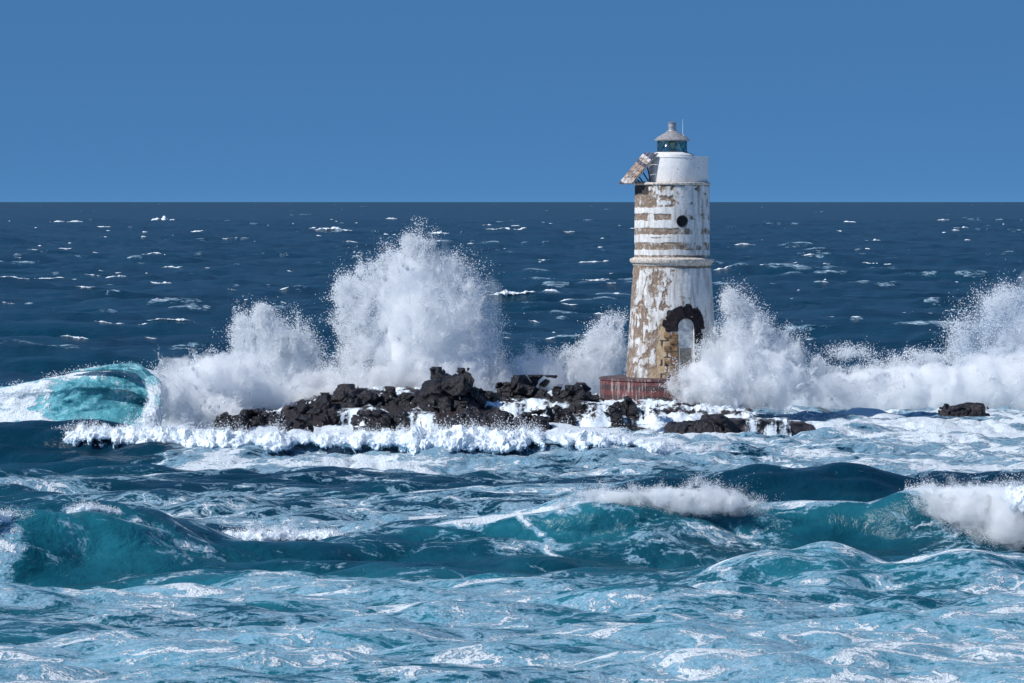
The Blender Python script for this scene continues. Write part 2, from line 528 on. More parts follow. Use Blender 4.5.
# ------------------------------------------------------------------ foam rollers, spray and drops
OCT_V = np.array([(1, 0, 0), (-1, 0, 0), (0, 1, 0), (0, -1, 0), (0, 0, 1), (0, 0, -1)], np.float32)
OCT_F = np.array([(0, 2, 4), (2, 1, 4), (1, 3, 4), (3, 0, 4), (2, 0, 5), (1, 2, 5), (3, 1, 5), (0, 3, 5)], np.int64)


def drops(name, pts, rad, parent, kind='stuff'):
    n = len(pts)
    st = 1 + .5 * RNG.random((n, 1, 3)).astype(np.float32)
    v = (pts[:, None, :] + OCT_V[None] * st * rad[:, None, None]).reshape(-1, 3)
    f = (OCT_F[None] + (np.arange(n) * 6)[:, None, None]).reshape(-1, 3)
    o = make_mesh(name, v, f, M_DROP, parent)
    o['kind'] = kind
    return o


def drop_sizes(n, lo=.004, hi=.030):
    return (lo * (hi / lo) ** (RNG.random(n) ** 2.0)).astype(np.float32)


def worley(x, y, z, seed):
    """F1, F2 and a random number per cell of a jittered 3D lattice."""
    x, y, z = (np.asarray(a, np.float32) for a in (x, y, z))
    bx, by, bz = (np.floor(a).astype(np.int64) for a in (x, y, z))
    f1 = np.full(x.shape, 9, np.float32); f2 = f1.copy(); idr = np.zeros_like(f1)
    K = np.float32(1 / 4294967296.0)
    for i in (-1, 0, 1):
        for j in (-1, 0, 1):
            for k in (-1, 0, 1):
                cx, cy_, cz = bx + i, by + j, bz + k
                h = [_hash(cx, cy_, cz, seed + q).astype(np.float32) * K for q in (0, 1, 2)]
                d = (cx + h[0] - x) ** 2 + (cy_ + h[1] - y) ** 2 + (cz + h[2] - z) ** 2
                m = d < f1
                f2 = np.where(m, f1, np.minimum(f2, d)); idr = np.where(m, h[0] * 7 % 1, idr); f1 = np.where(m, d, f1)
    return np.sqrt(f1), np.sqrt(f2), idr


def field(blobs, X, Y, Zz, k=4.0):
    """Smooth union of ellipsoids (cx, cy, cz, rx, ry, rz); positive inside, in metres."""
    s = 0
    for cx, cy_, cz, rx, ry, rz in blobs:
        d = np.sqrt(((X - cx) / rx) ** 2 + ((Y - cy_) / ry) ** 2 + ((Zz - cz) / rz) ** 2)
        s = s + np.exp(np.clip(k * (1 - d) * min(rx, ry, rz), -40, 40))
    return np.log(s + 1e-20) / k


def blobs_px(rows, d, org):
    """(px, py, dd, rx px, ry m, rz px) -> metres relative to org"""
    out = []
    for px, py, dd, rx, ry, rz in rows:
        q = P(px, py, d + dd); s = (d + dd) / F
        out.append((q[0] - org[0], q[1] - org[1], q[2] - org[2], rx * s, ry, rz * s))
    return out


def hull(blobs, h, amp, freq, seed, octs=4, bias=.38, zmin=None, gain=.55):
    b = np.array(blobs); m = amp * 1.3 + 3 * h
    lo = (b[:, :3] - b[:, 3:]).min(0) - m; hi = (b[:, :3] + b[:, 3:]).max(0) + m
    if zmin is not None: lo[2] = max(lo[2], zmin)
    X, Y, Zz = grid3(lo, hi, h)
    f = field(blobs, X, Y, Zz)
    near = f > -amp * 1.2 - .3
    nz = np.zeros_like(f)
    nz[near] = billow(X[near] * freq, Y[near] * freq, Zz[near] * freq, octs, seed, gain) - bias
    f = f + amp * 2.0 * nz
    f[[0, -1]] = -1; f[:, [0, -1]] = -1; f[:, :, [0, -1]] = -1
    return surface_nets(f, lo, h)


def flung(verts, base, n, reach, seed, up=.0, freq=1.1, thr=-.1, jit=.05):
    """Drops thrown off the skin of a cloud, in clumps and streaks away from where the wave struck."""
    w = np.clip(vnoise(verts[:, 0] * freq, verts[:, 1] * freq, verts[:, 2] * freq, seed) - thr, 0, 1) + .04
    w = w * np.clip((verts[:, 2] - up) * .8, .02, 1)
    i = RNG.choice(len(verts), n, p=w / w.sum())
    d = verts[i] - np.array(base); L = np.linalg.norm(d, axis=1, keepdims=True); d = d / L
    cl = w[i] / w.max()
    dist = np.minimum(RNG.exponential(1.0, n), 2.6) * reach * (.25 + cl) - .12 * reach
    p = verts[i] + d * dist[:, None] + RNG.normal(0, jit, (n, 3)) * (1 + dist[:, None].clip(0))
    # filaments: bunch the drops along noise ridges
    k = vnoise(p[:, 0] * 2.6, p[:, 1] * 2.6, p[:, 2] * 2.6, seed + 5)
    keep = RNG.random(n) < np.clip(.35 + 1.2 * k, .05, 1)
    return p[keep].astype(np.float32)


def cloud_drops(rows, d, org, n, seed):
    """Loose drops filling given ellipsoids unevenly."""
    bl = blobs_px(rows, d, org); out = []
    for b in bl:
        q = RNG.normal(0, .48, (n // len(bl), 3)) * np.array(b[3:]) + np.array(b[:3])
        k = .5 * vnoise(q[:, 0] * 1.6, q[:, 1] * 1.6, q[:, 2] * 1.6, seed) + .5 * vnoise(q[:, 0] * 5, q[:, 1] * 5, q[:, 2] * 5, seed + 1)
        out.append(q[RNG.random(len(q)) < np.clip(.4 + 1.3 * k, .03, 1)])
    return np.concatenate(out).astype(np.float32)


M_MIST = mist_material('fine water mist', 1.7, 1.5, .38, .66, .10)
M_THIN = mist_material('thin water mist', .55, .9, .30, .75, .25, col=(.84, .92, 1))  # blue tint stands in for skylight scattered by the mist
M_VEIL = mist_material('soft foam haze', 5.0, 1.3, .34, .66, .10)
M_CORE = mist_material('dense white spray', 4.5, 1.5, .34, .64, .20)


def plume(label, d, base, core, mist, ndrops, reach, seed, extra=None, nextra=0, h=.13, freq=.75, amp=.6, thin=None, up=.3, mat=None, fr2=1.1, grain=.8, jets=60, jl=1.0):
    """One burst of spray: a dense core, a mist around it and flying drops."""
    b = P(base[0], base[1], d)
    o = empty('spray_plume', b, label, 'sea spray', 'bursts of spray round the lighthouse rocks')
    pts = []
    if core:
        v, f = hull(blobs_px(core, d, b), h, amp * .8, freq * 1.2, seed, 4, zmin=-1.2)
        make_mesh('spray_core', v, f, M_CORE, o)
        pts.append(flung(v, (0, 0, -2.0), ndrops // 2, reach * .5, seed + 2, up, fr2))
    if mist:
        v, f = hull(blobs_px(mist, d, b), h, amp, freq, seed + 1, 4, zmin=-1.2)
        v_m = v; make_mesh('mist', v, f, mat or M_MIST, o)
        pts.append(flung(v, (0, 0, -2.0), int(ndrops * 2), reach, seed + 3, up, fr2))
    if thin:
        v, f = hull(blobs_px(thin, d, b), h * 1.3, amp, freq, seed + 8, 3, zmin=-1.2)
        make_mesh('thin_mist', v, f, M_THIN, o)
    if mist: pts.append(cloud_drops(mist, d, b, int(ndrops * grain), seed + 60))
    if extra: pts.append(cloud_drops(extra, d, b, nextra * 3, seed))
    if jets:
        src = v_m[v_m[:, 2] > np.quantile(v_m[:, 2], .45)]
        for _ in range(jets):
            a = src[RNG.integers(len(src))]; d_ = a - np.array([0, 0, -2.5]); d_ = d_ / np.linalg.norm(d_) + RNG.normal(0, .22, 3); m_ = int(RNG.integers(80, 420))
            L = RNG.uniform(.35, 1.7) * jl; u_ = np.minimum(RNG.exponential(.38, m_), 1.3)
            q_ = a + d_ * ((u_ - .3) * L)[:, None] + RNG.normal(0, 1, (m_, 3)) * (.03 + .10 * u_)[:, None]; q_[:, 2] -= .30 * (u_ * L) ** 2
            pts.append(q_.astype(np.float32))
    if pts:
        p = np.concatenate(pts)
        drops('flying_drops', p, drop_sizes(len(p), .004, .026 * (d / 250) ** 1.8), o)
    return o


def roller(label, pts, rad, lean, seed, lump=.55, freq=1.6, nx=760, na=84, ndrop=9000, name='breaking_foam', front=1.25, parent=None, reach=.12, mat=None, skirt=1.5, veil=False):
    """A tumbling crest of white water along a path; rad rows are (px, radius)."""
    w = np.array([P(*p) for p in pts]); d0 = w[:, 1].mean()
    x = np.linspace(w[0, 0], w[-1, 0], nx)
    cy_, cz = curve(list(zip(w[:, 0], w[:, 1], w[:, 2])), x)
    r = curve([((p - 512) * d0 / F, q) for p, q in rad], x).clip(.02)
    r = r * (1 + .45 * vnoise(x * .8, x * 0 + 3, seed=seed) + .25 * vnoise(x * 2.6, x * 0, seed=seed + 1))
    cy_ = cy_ + .35 * vnoise(x * .9, x * 0 + 9, seed=seed + 2) * np.minimum(1, r)
    a = np.linspace(-.25, math.pi * 1.12, na)            # 0 = back, pi = front
    A, Xg = np.meshgrid(a, x); R = r[:, None]
    yy = cy_[:, None] + np.cos(A) * R * np.where(np.cos(A) < 0, front, 1.0)
    zz = (cz - r)[:, None] + np.sin(A) * R + np.where(np.sin(A) < 0, np.sin(A) * R * (skirt - 1), 0)
    yy = yy - lean * np.clip(np.sin(A), 0, 1) * R
    q = np.stack([Xg, yy, zz], -1).reshape(-1, 3)
    nrm_ = np.stack([0 * A, np.cos(A), np.sin(A) + .001], -1).reshape(-1, 3)
    b = .55 * billow(q[:, 0] * freq, q[:, 1] * freq, q[:, 2] * freq, 3, seed, .5) \
        + .45 * (.32 + .55 * fbm(q[:, 0] * freq * 1.7, q[:, 1] * freq * 1.7, q[:, 2] * freq * 1.7, 5, seed + 3, .68))
    q = q + nrm_ * ((b - .30) * 2.3 * lump * np.repeat(np.minimum(r, 1.2), na))[:, None]
    q[:, 0] += .3 * fbm(q[:, 0] * 1.3, q[:, 1] * 1.3, q[:, 2] * 1.3, 3, seed + 7)
    org = np.array([x.mean(), d0, 0.0])
    thin = np.clip(sstep(2.2, 3.45, A).ravel() * 1.0 + sstep(.9, -.2, A).ravel() * .8 - .05 - (b - .3) * .9 + .75 * np.clip(fbm(q[:, 0] * .55, q[:, 1] * .55, q[:, 2] * 1.1, 3, seed + 21), -.1, 1), 0, 1)  # also turns hollows and broad patches blue: shade painted into the foam
    o = make_mesh(name, q - org, grid_faces(nx, na), mat or M_FOAM, parent, attrs={'thin': thin})
    o.location = org
    if parent is None: tag(o, label, 'breaking wave', 'crests of white water', )
    if veil and parent is None:
        st = max(1, int(nx * .55 * float(np.median(r)) / (x[-1] - x[0])))
        bl = [(x[k] - org[0], cy_[k] - org[1] - lean * r[k] * .5, cz[k] - r[k] * .95, r[k] * 1.0, r[k] * 1.15, r[k] * 1.15) for k in range(0, nx, st) if r[k] > .10]
        hv, hf = hull(bl, .10, min(.5, .45 * float(np.median(r)) + .08), 1.5 / max(.5, float(np.median(r))), seed + 40, 4)
        make_mesh('veil', hv, hf, M_VEIL, o)
    ndrop = int(ndrop * 4.5)
    if ndrop:
        top = (thin < .62) & (np.repeat(r, na) > .06)
        s = (q - org)[top]; rr = np.repeat(r, na)[top]
        pw = .35 + sstep(-.4, .5, (s[:, 2] - np.repeat(cz - .35 * r, na)[top]))
        i = RNG.choice(len(s), ndrop, p=pw / pw.sum())
        k = vnoise(s[i, 0] * 1.7, s[i, 1] * 1.7, s[i, 2] * 1.7, seed + 4)
        e = RNG.exponential(1, ndrop) * reach * (.4 + np.clip(k + .3, 0, 1) * 1.6) * np.clip(rr[i], .3, 1.2)
        p = s[i] + nrm_[top][i] * e[:, None] + np.stack([0 * e, 0 * e, e * .5], -1) + RNG.normal(0, .035, (ndrop, 3))
        dd = drops('flying_drops', p.astype(np.float32), drop_sizes(ndrop, .004, .030 * (d0 / 250) ** 1.6), o)
    return o


# the long white roller running along the front of the reef
roller('long low roller of white foam tumbling in front of the dark rocks',
       [(20, 436, 214), (70, 430, 213), (120, 429, 212.5), (180, 431, 212), (240, 434, 211), (310, 436, 210.5), (400, 433, 210), (480, 432, 210),
        (560, 434, 210), (620, 436, 210), (680, 447, 210), (740, 452, 210)],
       [(20, .03), (50, .25), (90, .5), (150, .62), (230, .68), (330, .68), (430, .66), (540, .68), (610, .6), (660, .35), (740, .03)], .55, 41,
       nx=1700, na=100, ndrop=16000, lump=.55, freq=1.7, front=2.3, skirt=2.1)
roller('thin ragged lip of foam under the boiling crest of the tall middle wave',
       [(535, 520, 157.7), (565, 510, 157.6), (600, 499, 157.5), (640, 495, 157.5), (690, 493, 157.5), (725, 497, 157.7), (750, 505, 158.0), (775, 515, 158.4)],
       [(535, .03), (565, .22), (600, .38), (640, .45), (700, .48), (735, .38), (758, .2), (775, .02)], .15, 51, nx=1000, na=100, ndrop=9000, freq=2.4, lump=.55, front=1.25, skirt=2.9)
roller('white breaker crashing at the right edge of the middle wave',
       [(905, 493, 158), (925, 488, 157.2), (950, 489, 156.4), (985, 489, 155.8), (1024, 487, 155.4), (1080, 487, 155), (1160, 492, 155), (1240, 506, 155)],
       [(905, .03), (922, .22), (945, .34), (985, .45), (1024, .5), (1080, .5), (1160, .7), (1240, .03)], .35, 61, nx=1000, na=120, ndrop=9000, freq=1.6, lump=.6, front=1.5, skirt=2.6)
roller('small line of foam curling behind the left foreground wave',
       [(195, 539, 159.6), (225, 535, 159.5), (270, 533, 159.5), (320, 534, 159.5), (350, 537, 159.5), (385, 543, 159.7)],
       [(195, .03), (225, .22), (270, .33), (320, .36), (350, .28), (385, .03)], .5, 71, nx=700, ndrop=4500, freq=2.8, lump=.7, front=1.8, skirt=2.4)
roller('foaming shoulder of the wave cut by the left edge of the photo',
       [(-120, 512, 148.6), (-70, 508, 148.6), (-20, 510, 148.6), (10, 515, 148.8), (40, 524, 149.5)],
       [(-120, .3), (-70, .6), (-20, .5), (10, .3), (40, .03)], .4, 81, nx=500, ndrop=3500, freq=2.4, lump=.7)
roller('thin white lip curling on the peak of the left foreground wave',
       [(62, 514, 150.5), (76, 509, 150.6), (88, 507, 150.7), (102, 509, 150.8), (120, 514, 151)],
       [(62, .02), (76, .12), (88, .17), (102, .12), (120, .02)], .5, 83, nx=300, na=40, ndrop=900, freq=4, lump=.7)
# ------------------------------------------------------------------ whitecaps on the crests of the open sea
def whitecaps():
    caps = [(330, 234, 18, 4), (393, 235, 24, 3), (438, 234, 11, 3.5), (505, 230, 22, 6), (512, 302, 24, 6), (552, 301, 10, 3.5), (75, 222, 14, 2.2), (105, 221, 10, 2),
            (40, 246, 15, 3.5), (160, 221, 17, 4), (160, 282, 11, 3.5), (165, 321, 22, 2.4), (178, 322, 12, 2.2), (845, 326, 13, 4.5), (355, 258, 12, 2.2), (372, 261, 8, 2),
            (625, 240, 10, 2.4), (775, 271, 12, 2.6), (873, 266, 15, 3.2), (905, 312, 20, 2.4), (848, 216, 20, 2.2), (888, 207, 12, 2), (790, 214, 9, 2.2), (965, 229, 10, 2.2),
            (740, 208, 14, 2), (875, 240, 9, 2.2), (898, 241, 8, 2), (200, 232, 9, 2), (70, 248, 12, 2.2), (60, 222, 8, 2), (585, 345, 16, 2.2), (560, 342, 10, 2.2), (700, 268, 9, 2), (12, 215, 10, 2)]
    r = np.random.default_rng(5)
    while len(caps) < 430:
        py = 204 + 150 * r.random() ** 1.9
        w = min(26, 2.5 * math.exp(r.normal(.3, .75))) * (.7 + (py - 202) / 110)
        caps.append((r.uniform(-260, 1284), py, w, min(5, .9 + .07 * w + .5 * r.random())))
    V, Fc, n0 = [], [], 0
    ysr = SEA_GRID[:, SEA_GRID.shape[1] // 2, 1]
    for px, py, hw, hh in caps:
        d = (H - .35) * F / (py - YH); x0 = (px - 512) * d / F
        if d < 320: continue
        win = max(12, d * .012)
        rows = np.where(np.abs(ysr - d) < win)[0]
        if len(rows) < 2: continue
        cidx = np.argmin(np.abs(SEA_GRID[rows[0], :, 0] - x0))
        r0 = rows[np.argmax(SEA_GRID[rows, cidx, 2])]
        m = max(10, int(hw * 2)); xs = x0 + np.linspace(-1, 1, m) * hw * d / F
        G = SEA_GRID[r0]
        o = np.argsort(G[:, 0]); 
        y = np.interp(xs, G[o, 0], G[o, 1]); z = np.interp(xs, G[o, 0], G[o, 2])
        u = np.linspace(-1, 1, m); ph = r.random() * 99
        sk = r.uniform(-.6, .6)
        env = np.clip(1 - np.abs(u) ** 1.6, 0, 1) * np.exp(-2.2 * np.clip((u - sk) * np.sign(sk + .01), 0, 2) ** 2)
        rr = hh * d / F * .62 * env * np.clip(.62 + .75 * vnoise(xs * 40 / d * 30 + ph, xs * 0 + ph, seed=91) + .35 * vnoise(xs * 3200 / d + ph, xs * 0, seed=92), .04, 1.5)
        z = z + (.5 * hh * d / F * .5) * vnoise(u * 2 + ph, u * 0, seed=93)
        K = 9; a = np.linspace(-.35, math.pi * 1.05, K)
        q = np.stack([np.repeat(xs[:, None], K, 1), y[:, None] - .2 + np.cos(a) * rr[:, None] * np.where(np.cos(a) < 0, 1.2, 2.4), z[:, None] - .45 * rr[:, None] + np.sin(a) * rr[:, None]], -1)
        q += .22 * rr[:, None, None] * r.normal(size=q.shape)
        V.append(q.reshape(-1, 3)); Fc.append(grid_faces(m, K) + n0); n0 += m * K
    o = make_mesh('whitecap_foam', np.concatenate(V), np.concatenate(Fc), M_FOAM, attrs={'thin': np.full(n0, .15)})
    tag(o, 'scattered small whitecaps breaking on the dark open sea behind the lighthouse', 'whitecaps', kind='stuff')


whitecaps()


# ------------------------------------------------------------------ the curling breaker on the left
def breaker():
    org = np.array([-22.0, 240.0, 0.0])
    n, m = 520, 200
    px = np.linspace(-420, 196, n)
    cz = curve([(-420, 1.3), (-200, 1.7), (-60, 1.75), (0, 2.05), (50, 2.5), (100, 2.9), (140, 2.98), (165, 2.5), (180, 1.9), (196, .6)], px)
    x = (px - 512) * 241 / F
    cl = curve([(-420, 0), (30, .02), (75, .10), (100, .22), (125, .36), (145, .55), (165, .75), (196, .9)], px)
    t = np.linspace(0, 1, m)
    X = np.repeat(x[:, None], m, 1); T = np.repeat(t[None], n, 0); C = cl[:, None]; Hh = cz[:, None]
    # profile: back slope, crest, thrown lip, hollow face, foot
    key = np.array([0, .30, .42, .50, .56, .60, .66, .74, .86, 1.0])
    y0 = [9, 2.2, .7, .0, -.5, -.55, -.5, -.75, -1.8, -5.5]; z0 = [0, .78, .96, .98, .86, .80, .68, .48, .20, -.05]
    y1 = [9, 2.4, .7, -.5, -1.35, -1.55, -.75, -.15, -.75, -5.0]; z1 = [0, .80, .99, 1.0, .74, .40, .62, .42, .08, -.08]
    def prof(a): return curve(list(zip(key, a)), t)[None]
    Yp = prof(y0) * (1 - C) + prof(y1) * C; Zp = (prof(z0) * (1 - C) + prof(z1) * C) * Hh
    Yp = Yp + curve([(-420, 2.0), (0, .6), (110, 0), (178, .4)], px)[:, None]
    q = np.stack([X - org[0], Yp, Zp], -1).reshape(-1, 3)
    s = fbm(q[:, 0] * .7, q[:, 1] * .7, q[:, 2] * 1.2, 4, 5)
    q[:, 1] += .35 * s; q[:, 2] += .10 * fbm(q[:, 0] * 1.5, q[:, 1] * 1.5, q[:, 2] * 1.5, 3, 9)
    tt = T.ravel(); PX = np.repeat(px, m)
    foam = .30 + .3 * s
    foam = np.maximum(foam, sstep(.30, .44, tt) * sstep(.60, .50, tt) * (.74 + .55 * s))
    foam = np.maximum(foam, sstep(128, 0, PX + 90 * s) * sstep(.45, .52, tt) * (1.16 + .9 * s))
    foam = np.maximum(foam, sstep(.86, .96, tt) * (.95 + .2 * s))
    foam = np.maximum(foam, sstep(140, 158, PX + 15 * s) * 1.0)
    hollow = sstep(.57, .62, tt) * sstep(.90, .82, tt) * sstep(70, 100, PX) * sstep(156, 144, PX)
    foam = foam * (1 - hollow) + hollow * (.30 + .25 * s)
    o = make_mesh('breaking_wave', q, grid_faces(n, m), M_CURL, attrs={'foam': np.clip(foam, 0, 1), 'turq': np.ones(n * m), 'churn': np.zeros(n * m)})
    o.location = org
    tag(o, 'turquoise breaker curling over into a hollow barrel left of the rocks', 'breaking wave')
    # the thrown lip arching down to the water at the open end of the barrel
    lp = np.array([P(*k) for k in [(70, 372, 239.9), (95, 369, 239.6), (120, 367.5, 239.2), (138, 370, 238.7), (150, 380, 238.2), (156, 394, 237.7), (155, 410, 237.3), (149, 424, 236.9), (140, 436, 236.6)]])
    k = np.linspace(0, 1, len(lp)); kk = np.linspace(0, 1, 300)
    cx_, cy2, cz2 = curve(list(zip(k, lp[:, 0], lp[:, 1], lp[:, 2])), kk)
    rr = curve([(0, .02), (.15, .14), (.4, .26), (.6, .34), (.8, .46), (1, .6)], kk)
    aa = np.linspace(0, 2 * math.pi, 60, endpoint=False)
    tx, tz = np.gradient(cx_), np.gradient(cz2); L = np.hypot(tx, tz); tx, tz = tx / L, tz / L
    RR = rr[:, None] * (1 + .5 * fbm(kk[:, None] * 9 + 0 * aa, np.cos(aa) * 1.2 + 0 * kk[:, None], np.sin(aa) * 1.2 + 0 * kk[:, None], 4, 77))
    ql = np.stack([cx_[:, None] - tz[:, None] * np.cos(aa) * RR, cy2[:, None] + np.sin(aa) * RR * 1.5, cz2[:, None] + tx[:, None] * np.cos(aa) * RR], -1).reshape(-1, 3) - org
    fl = np.repeat(.42 + .5 * sstep(.3, .85, kk), 60) + .35 * fbm(ql[:, 0] * 2, ql[:, 1] * 2, ql[:, 2] * 2, 3, 79)
    make_mesh('lip', ql, grid_faces(300, 60, True), M_CURL, o, attrs={'foam': fl, 'turq': np.ones(len(ql)), 'churn': np.zeros(len(ql))})
    lip = (tt > .40) & (tt < .56) & (vnoise(q[:, 0] * 1.2, q[:, 1] * 1.2, q[:, 2], 78) > .1)
    s_ = q[lip]; i = RNG.integers(0, len(s_), 9000)
    s_ = np.concatenate([s_, ql[len(ql) // 2:]]); i = RNG.integers(0, len(s_), 9000)
    p = s_[i] + np.abs(RNG.normal(0, .12, (9000, 1))) * np.array([[0, -.5, 1]]) + RNG.normal(0, .06, (9000, 3))
    drops('flying_drops', p.astype(np.float32), drop_sizes(9000), o)


breaker()


plume('billowing heap of white surf where the turquoise breaker collapses', 243, (205, 425),
      [(172, 408, -1.4, 20, 1.0, 30), (188, 395, 0, 22, 1.4, 32), (212, 385, .5, 22, 1.4, 27), (238, 386, 1, 18, 1.3, 26), (200, 418, -1.5, 48, 1.2, 18),
       (262, 400, 2, 28, 1.2, 18)],
      [(168, 400, -1.7, 12, 1.0, 28), (185, 390, 0, 26, 1.5, 36), (212, 382, .5, 25, 1.5, 30), (240, 382, 1, 22, 1.4, 29), (200, 415, -1.5, 52, 1.3, 20),
       (265, 398, 2, 30, 1.3, 22), (225, 364, 1.5, 10, .8, 11), (195, 370, 1, 10, .8, 13), (168, 376, -.6, 12, .8, 12), (140, 431, -2.6, 52, .8, 7), (168, 404, -5.2, 11, .7, 24), (186, 410, -4.6, 24, .8, 22), (172, 384, -4.4, 10, .7, 14)],
      16000, .12, 101, h=.11, freq=1.0, amp=.5, up=-.5, jl=.5)

# bursts of spray
plume('tall central burst of white spray shooting up behind the rocks', 254, (420, 398),
      [(425, 350, 0, 42, 1.6, 62), (408, 300, 0, 30, 1.3, 42), (440, 375, 0, 60, 1.6, 30)],
      [(362, 318, 0, 26, 1.2, 40), (398, 285, 0, 34, 1.4, 36), (420, 262, .2, 16, 1.0, 16), (425, 320, 0, 52, 1.8, 62), (455, 355, .4, 40, 1.6, 42),
       (385, 365, 0, 60, 1.6, 34), (468, 378, .5, 42, 1.5, 22), (350, 290, .2, 10, .8, 14), (446, 290, .2, 14, .9, 20)],
      60000, .42, 111, extra=[(470, 300, .5, 22, 1.2, 42), (492, 345, .6, 14, 1, 40), (412, 244, .2, 14, .8, 12), (452, 275, .5, 16, 1, 20), (497, 370, 0, 12, .8, 20), (345, 292, 0, 12, .8, 20)], nextra=30000, jets=150,
      thin=[(478, 325, .8, 26, 1.4, 60), (448, 285, .8, 20, 1.2, 36)])
plume('ragged burst of flying drops left of the central spray', 256, (272, 392),
      [(272, 372, 0, 40, 1.2, 24)],
      [(270, 350, 0, 24, 1.2, 30), (250, 345, 0, 14, 1.0, 24), (292, 356, .2, 24, 1.0, 28), (280, 380, .2, 50, 1.4, 22), (262, 328, 0, 10, .8, 14)],
      30000, .36, 121, extra=[(240, 325, 0, 11, .8, 20), (280, 335, 0, 26, 1, 24), (305, 350, .3, 20, 1, 20), (262, 314, 0, 10, .7, 10)], nextra=16000, amp=.6, jets=110)
plume('low veil of white mist hanging behind the left end of the rocks', 252, (330, 400),
      [(330, 402, .5, 60, 1.1, 15), (260, 404, .5, 40, 1.0, 16)],
      [(260, 398, 0, 50, 1.3, 22), (330, 394, 0, 70, 1.4, 22), (420, 390, 1, 90, 1.4, 22)], 9000, .16, 131, jets=10)
plume('low white spray bursting between the rocks and the lighthouse', 256, (550, 396),
      [(540, 382, 0, 30, 1.2, 22)],
      [(530, 375, 0, 26, 1.2, 24), (560, 372, 0, 30, 1.2, 22), (590, 376, .4, 22, 1.2, 26), (500, 385, .2, 30, 1.2, 14), (540, 388, 0, 70, 1.3, 16)],
      16000, .24, 141)
plume('upright splash of spray against the left side of the lighthouse tower', 258, (606, 392),
      [(606, 365, 0, 16, 1.0, 28)],
      [(602, 350, 0, 15, 1.0, 22), (612, 342, 0, 12, .9, 18), (606, 370, 0, 26, 1.2, 26), (592, 362, 0, 14, 1, 16)],
      20000, .28, 151, extra=[(600, 334, 0, 10, .7, 10), (592, 346, 0, 10, .7, 12)], nextra=5000)
plume('big white burst of spray swallowing the right foot of the lighthouse', 246.2, (735, 408),
      [(715, 385, 0, 34, 1.0, 26), (760, 378, 1.0, 44, 1.3, 32), (700, 395, -.4, 22, .7, 18)],
      [(704, 381, 0, 20, .9, 24), (728, 352, 1.6, 24, 1.2, 27), (754, 343, 2.2, 22, 1.2, 20), (778, 357, 2.2, 32, 1.3, 25), (740, 388, .2, 62, 1.2, 26),
       (815, 380, 2.4, 36, 1.2, 19), (852, 392, 2.4, 38, 1.2, 15), (690, 394, -.2, 15, .7, 17)],
      52000, .30, 161, extra=[(740, 305, 1.8, 14, .8, 18), (752, 315, 2, 16, .8, 14), (728, 300, 1.8, 8, .6, 14), (850, 352, 2.2, 26, .8, 9), (690, 405, -.8, 14, .5, 18), (735, 320, 1.8, 14, .8, 16)], nextra=22000, jets=120,
      thin=[(735, 322, 2, 20, 1.1, 22)])
plume('billowing front of white surf rolling towards the flat rock on the right', 262, (930, 410),
      [(840, 392, 0, 34, 1.1, 20), (890, 390, 0, 36, 1.1, 22), (940, 388, 0, 36, 1.2, 24), (990, 386, 0, 36, 1.2, 26), (1040, 384, 0, 40, 1.2, 26), (1100, 388, 0, 40, 1.2, 24)],
      [(800, 394, 0, 34, 1.2, 19), (845, 391, 0, 34, 1.2, 19), (890, 389, 0, 34, 1.2, 20), (935, 386, 0, 34, 1.3, 22), (980, 380, 0, 34, 1.3, 28), (1025, 378, 0, 36, 1.4, 30), (1080, 380, 0, 44, 1.4, 28), (1150, 392, 0, 44, 1.3, 20), (920, 405, -1.2, 130, .9, 9), (800, 402, -.6, 40, .9, 12), (870, 402, -.8, 40, .9, 12), (940, 402, -.8, 40, .9, 12), (1010, 402, -.8, 40, 1, 13), (1090, 402, -.8, 50, 1, 12)],
      26000, .14, 181, h=.13, freq=.85, amp=.5, up=-.5, jl=.6)
plume('white water exploding down the front of the wave at the right edge', 156.2, (990, 545),
      [(945, 503, -.4, 18, .5, 13), (975, 510, -.8, 24, .7, 18), (1010, 518, -1.2, 28, .8, 24), (1050, 520, -1.5, 34, .9, 26)],
      [(928, 497, -.2, 14, .5, 9), (950, 503, -.5, 22, .6, 15), (980, 510, -.9, 28, .8, 21), (1012, 517, -1.4, 32, .9, 27), (1055, 518, -1.7, 40, 1.0, 30), (1110, 515, -1.5, 40, .9, 24), (1000, 535, -2.2, 26, .6, 10)],
      16000, .07, 191, h=.075, freq=1.8, amp=.26, up=-.6, fr2=2.2, jl=.35, jets=40)
plume('white water boiling over the crest of the tall middle wave', 156.9, (670, 522),
      [(605, 504, 0, 14, .28, 7), (640, 503, 0, 20, .32, 9), (680, 502, 0, 24, .34, 10), (718, 503, 0, 18, .32, 9)],
      [(572, 509, .2, 13, .34, 6), (598, 504, .1, 18, .38, 9), (632, 502.5, 0, 22, .42, 11.5), (668, 503, 0, 20, .42, 10.5), (703, 501.5, 0, 22, .45, 13), (733, 504, .1, 18, .42, 10), (757, 509, .3, 13, .34, 6.5)],
      12000, .07, 201, h=.06, freq=2.2, amp=.2, up=-.6, fr2=2.4, jl=.3, jets=40)
